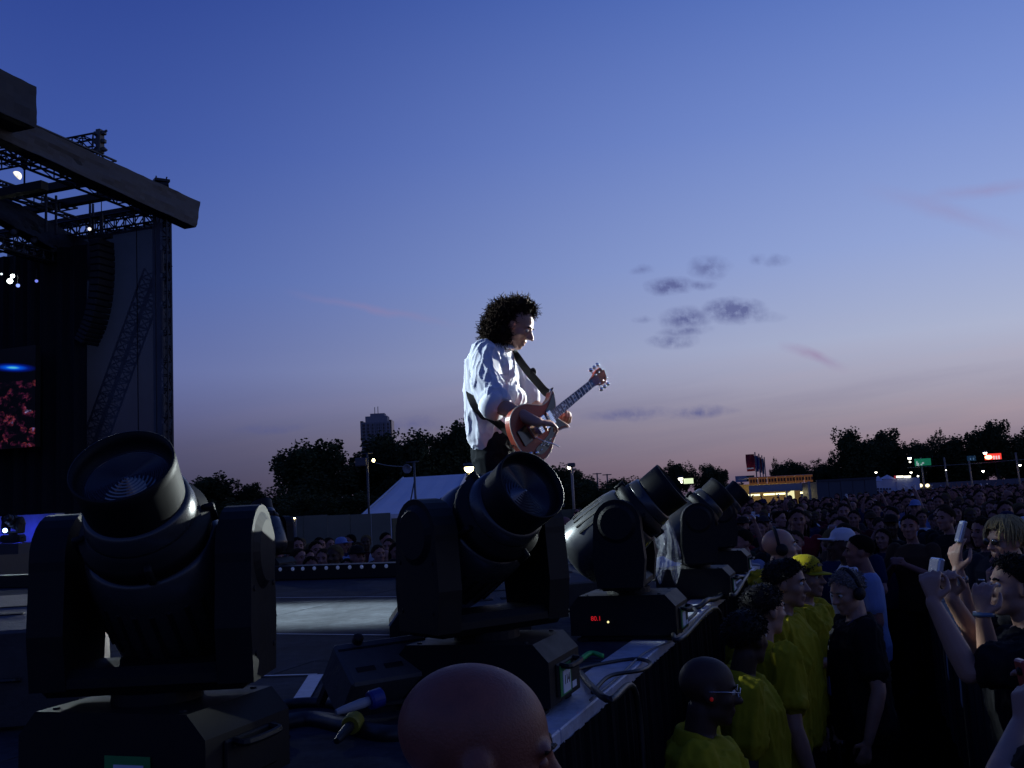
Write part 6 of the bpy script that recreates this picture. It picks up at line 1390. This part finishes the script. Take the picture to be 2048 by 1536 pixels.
stall()
# container
Y = 47; a, b_ = P(1632, 962, Y), P(1752, 956, Y); zt_ = (a.z + b_.z) / 2
t_ = thing('shipping_container', ((a.x + b_.x) / 2, Y, 0), 'dark grey panelled container between the food stall and white gazebo', 'container'); CT = mat('container_grey', (.055, .065, .085), .6, var=.25, vscale=2)
for i in range(5): w = (b_.x - a.x) / 5; q = MB(); q.box((a.x + w * (i + .5), Y + .01 * (i % 2), zt_ / 2), (w - .02, .04, zt_ - .06)); q.build('side_panel', CT, t_)
q = MB(); q.box(((a.x + b_.x) / 2, Y + 1.25, zt_ / 2), (b_.x - a.x - .06, 2.4, zt_ - .1)); q.build('container_body', CT, t_)
for z in (.06, zt_): q = MB(); q.box(((a.x + b_.x) / 2, Y - .01, z), (b_.x - a.x, .09, .1)); q.build('edge_rail', mat('container_rail', (.03, .035, .045), .6), t_)
q = MB(); q.box((a.x - .25, Y + .3, zt_ / 2), (.1, .1, zt_)); q.build('end_post', mat('post_white', (.3, .3, .3), .6), t_)
# white gazebo and stall with strip lights
WHG = mat('gazebo_white', (.42, .46, .60), .6, var=.15, vscale=2); Y = 52
for i, (x0, x1, pk, ey) in enumerate(((1751, 1767, 951, 962), (1766, 1792, 949, 958))):
    a, b_, p = P(x0, ey, Y), P(x1, ey, Y), P((x0 + x1) / 2, pk, Y); w = b_.x - a.x; t_ = thing('gazebo', ((a.x + b_.x) / 2, Y + w / 2, 0), ('narrow white gazebo peak against the container', 'white peaked gazebo beside the strip-lit stall')[i], 'gazebo', 'white gazebos')
    q = MB(); q.add([a, b_, b_ + V((0, w, 0)), a + V((0, w, 0)), p + V((0, w / 2, 0))], [(0, 1, 4), (1, 2, 4), (2, 3, 4), (3, 0, 4)]); q.build('canopy_roof', WHG, t_)
    q = MB(); q.box(((a.x + b_.x) / 2, Y + .03, a.z / 2), (w, .04, a.z - .05)); q.build('front_sheet', WHG, t_)
a, b_ = P(1792, 957, Y), P(1838, 954, Y); zt_ = a.z
t_ = thing('market_stall', ((a.x + b_.x) / 2, Y, 0), 'white-fronted stall with two bright strip lights on top', 'stall')
q = MB(); q.box(((a.x + b_.x) / 2, Y + .2, zt_ / 2), (b_.x - a.x, .5, zt_)); q.build('front_board', WHG, t_)
for x0, x1 in ((1793, 1806), (1808, 1821)): p, r_ = P(x0, 953.5, Y - .1), P(x1, 953, Y - .1); q = MB(); q.bar(p, r_, .08, .09); q.build('strip_light', mat('strip_white', (.2, .2, .15), .5, emit=(1, .95, .75), estr=2.4), t_)
q = MB(); q.bar(P(1789, 954, Y - .1), P(1791, 954, Y - .1), .1, .14); q.build('red_marker', mat('red_marker', (.2, .02, .02), .5, emit=(1, .05, .08), estr=.25), t_)
q = MB(); q.bar(P(1806, 969, Y - .15), P(1823, 981, Y - .15), .07, .03); q.build('guy_strap', mat('strap_white', (.6, .6, .65), .6), t_)
for j, w_ in enumerate((5, 3)):
    for i in range(w_):
        p = P(1756 + i * 6, 978 + j * 5, Y - .05); q = MB(); q.box(p, (.10, .01, .10)); q.build('banner_letter', mat('banner_dark', (.05, .06, .10), .7), t_)
# van with lit headlamps beyond the stall
Y = 60; c = P(1847, 972, Y); t_ = thing('van', (c.x, Y, 0), 'van with glowing headlamps parked right of the white stall', 'van'); VM = mat('van_pale', (.2, .2, .2), .4)
q = MB(); T = M4.Translation((c.x, Y, 0)) @ M4.Rotation(math.pi / 2, 4, 'X'); q.prism([(-.55, .35), (.55, .35), (.58, 1.2), (.45, 2.0), (-.45, 2.0), (-.58, 1.2)], -4, 0, T); q.build('body', VM, t_)
q = MB(); q.prism([(-.5, 1.25), (.5, 1.25), (.40, 1.88), (-.40, 1.88)], 0, .02, T); q.build('windscreen', mat('van_glass', (.1, .1, .1), .1), t_)
for sx in (-1, 1):
    q = MB(); q.box((c.x + sx * .45, Y + .6, .32), (.2, .65, .65), None, .08); q.build('wheel', BLK, t_)
    q = MB(); q.ell(P(1847 + sx * 7 + 1, 971, Y - .1), (.12, .04, .1)); q.build('headlight', mat('headlight_warm', (.3, .3, .2), .4, emit=(1, .82, .45), estr=(3.0)), t_, True)
# pale site fence beyond the crowd
t_ = thing('site_fence', V((P(1950, 970, 66).x, 66, 0)), 'pale site fence running along the far right of the crowd', 'fence'); SF = mat('site_fence_pale', (.11, .11, .14), .8, var=.3, vscale=.8)
xs = [1838 + i * 24 for i in range(11)]
for i in range(10):
    a, b_ = P(xs[i], 967 - (xs[i] - 1838) * .052, 66), P(xs[i + 1], 967 - (xs[i + 1] - 1838) * .052, 66); q = MB(); q.box(((a.x + b_.x) / 2, 66, a.z / 2), (b_.x - a.x - .02, .05, a.z)); q.build('fence_sheet', SF, t_)
# banner flags on poles
FL = [(1491, 1508, 908, 943, (.30, .012, .02), 'large red banner flag, first in the row'), (1508, 1516, 911, 944, (.03, .05, .18), 'dark blue banner flag, second in the row'), (1516, 1522, 914, 946, (.28, .014, .03), 'narrow red banner flag, third in the row'), (1522, 1527, 917, 949, (.02, .03, .12), 'narrow navy banner flag, last in the row')]
for i, (x0, x1, y0, y1, c_, lab) in enumerate(FL):
    Y = 54 + i * 4; a, b_ = P(x0, y0 + 1, Y), P(x1, y0, Y); c = P(x0 + 5, y1, Y); t_ = thing('banner_flag', (b_.x, Y, 0), lab, 'flag', 'banner flags')
    q = MB(); n, m_ = 6, 12; gd = []
    for u_ in range(n + 1):
        for v_ in range(m_ + 1): p = a.lerp(b_, u_ / n); gd.append(V((p.x, Y + .06 * math.sin(u_ * 1.5 + v_ * .4), p.z + (c.z - a.z) * v_ / m_)))
    for u_ in range(n):
        for v_ in range(m_): k = u_ * (m_ + 1) + v_; q.add([gd[k], gd[k + m_ + 1], gd[k + m_ + 2], gd[k + 1]], [(0, 1, 2, 3)])
    q.build('flag_cloth', mat('flag_%d' % i, c_, .8), t_, True)
    q = MB(); q.tube([(b_.x + .05, Y, 0), (b_.x + .05, Y, b_.z + .1)], .035, 6); q.build('flag_pole', POLE, t_, True)
    if i == 0: q = MB(); p = P(1500, 937, Y); q.box((p.x, Y - .08, p.z), (.35, .01, .07)); q.build('flag_lettering', PAPER, t_)
# hoarding board seen left of the flags
p = P(1482, 958, 56); t_ = thing('sign_board', (p.x, 56, 0), 'small pale sign board left of the banner flags', 'sign'); q = MB(); q.box(p, (.62, .05, .34)); q.build('board', mat('board_pale', (.20, .24, .36), .6), t_); q = MB(); q.box((p.x, 56.05, p.z / 2), (.06, .06, p.z)); q.build('post', POLE, t_)
p = P(1500, 957, 57); t_ = thing('sign_board', (p.x, 57, 0), 'dark green sign board below the banner flags', 'sign'); q = MB(); q.box(p, (.5, .05, .34)); q.build('board', mat('board_green', (.01, .06, .045), .6), t_); q = MB(); q.box((p.x, 57.05, p.z / 2), (.06, .06, p.z)); q.build('post', POLE, t_)
# illuminated banners strung between poles on the right
PT = [(1841, 915), (1888, 915), (1937, 916), (2031, 905)]
for i, (px, py) in enumerate(PT): pole(px, py, 58, ['thin pole at the left end of the green banner', 'lit thin pole right of the green banner', 'thin pole left of the red sign', 'thin pole at the right frame edge by the red sign'][i], .05, m=mat('pole_warm', (.22, .18, .14), .5), lean=.12, cat='pole')
q = MB(); q.tube(spline([P(1815, 936, 58), P(1888, 931, 58), P(1940, 928, 58), P(2000, 923, 58), P(2060, 918, 58)], 5), .02, 5); tag(q.build('banner_wire', POLE, None, True), 'wire strung under the banners between the poles', 'wire')
def sign(x0, x1, y0, y1, col, em, es, label, marks, mcol, mes):
    Y = 57.8; a, b_ = P(x0, y0, Y), P(x1, y0 - (x1 - x0) * .03, Y); c = P(x0, y1, Y); t_ = thing('banner_sign', ((a.x + b_.x) / 2, Y, a.z), label, 'sign'); h = a.z - c.z
    q = MB(); q.box(((a.x + b_.x) / 2, Y, (a.z + c.z) / 2 + .03), (b_.x - a.x, .04, h)); q.build('sign_face', mat('sign_' + label[:8].replace(' ', '_'), col, .6, emit=em, estr=es), t_)
    for (px, py, w, hh) in marks: p = P(px, py, Y - .03); q = MB(); q.box(p, (w * Y / FPX, .01, hh * Y / FPX)); q.build('sign_mark', mat('mark_' + label[:8].replace(' ', '_'), mcol, .5, emit=mcol, estr=mes), t_)
sign(1829, 1861, 919, 933, (.02, .30, .14), (.03, .7, .3), .12, 'green banner with white strokes under a floodlight', [(1834, 927, 2, 9), (1837, 929, 2, 6), (1846, 926, 4, 3), (1843, 929, 3, 3)], (.6, .75, .7), .35)
sign(1969, 2002, 909, 921, (.5, .02, .02), (1, .05, .03), .9, 'glowing red sign hung between poles', [(1988, 915, 3, 7), (1993, 915, 3, 7), (1998, 914.5, 3, 7)], (1, .75, .7), .7)
sign(1934, 1951, 913, 923, (.01, .05, .10), (.03, .2, .4), .05, 'small dark teal sign left of the red one', [(1941, 918, 2, 4), (1947, 918, 2, 4)], (.2, .4, .6), .15)
q = MB(); p = P(1977, 914.5, 57.7); q.ell(p, (.22, .04, .12)); tag(q.build('sign_lamp', mat('sign_hot', (.5, .3, .1), .5, emit=(1, .80, .42), estr=2.5), None, True), 'white-hot lit patch on the left of the red sign', 'lamp')
for px, py, r, lab in ((1819, 916, .10, 'floodlight above the left end of the green banner'), (1820, 923.5, .05, 'small lamp under the floodlight by the green banner'), (1970, 905.5, .10, 'floodlight on top of the red sign'), (1752, 944.5, .06, 'lamp in the trees above the container end'), (1822, 944.5, .06, 'lamp in the trees above the strip-lit stall'), (1966, 942, .07, 'lamp below the red sign'), (2040, 930, .07, 'lamp at the right frame edge'), (1836, 952, .05, 'lamp on the corner of the strip-lit stall'), (1361, 957, .13, 'large warm lamp above the third stage light'), (1363, 964, .06, 'small lamp just below the large warm one'), (1892, 940, .03, 'tiny lamp on the lit thin pole')):
    bulb(px, py, 57.5, r, lab, WBULB, post=False)
p = P(1377, 962, 57.5); q = MB(); q.box(p, (.55, .05, .30)); tag(q.build('lit_sign', mat('lit_sign_green', (.3, .3, .2), .5, emit=(.85, 1, .6), estr=.9)), 'brightly lit pale sign beside the large warm lamp', 'sign')
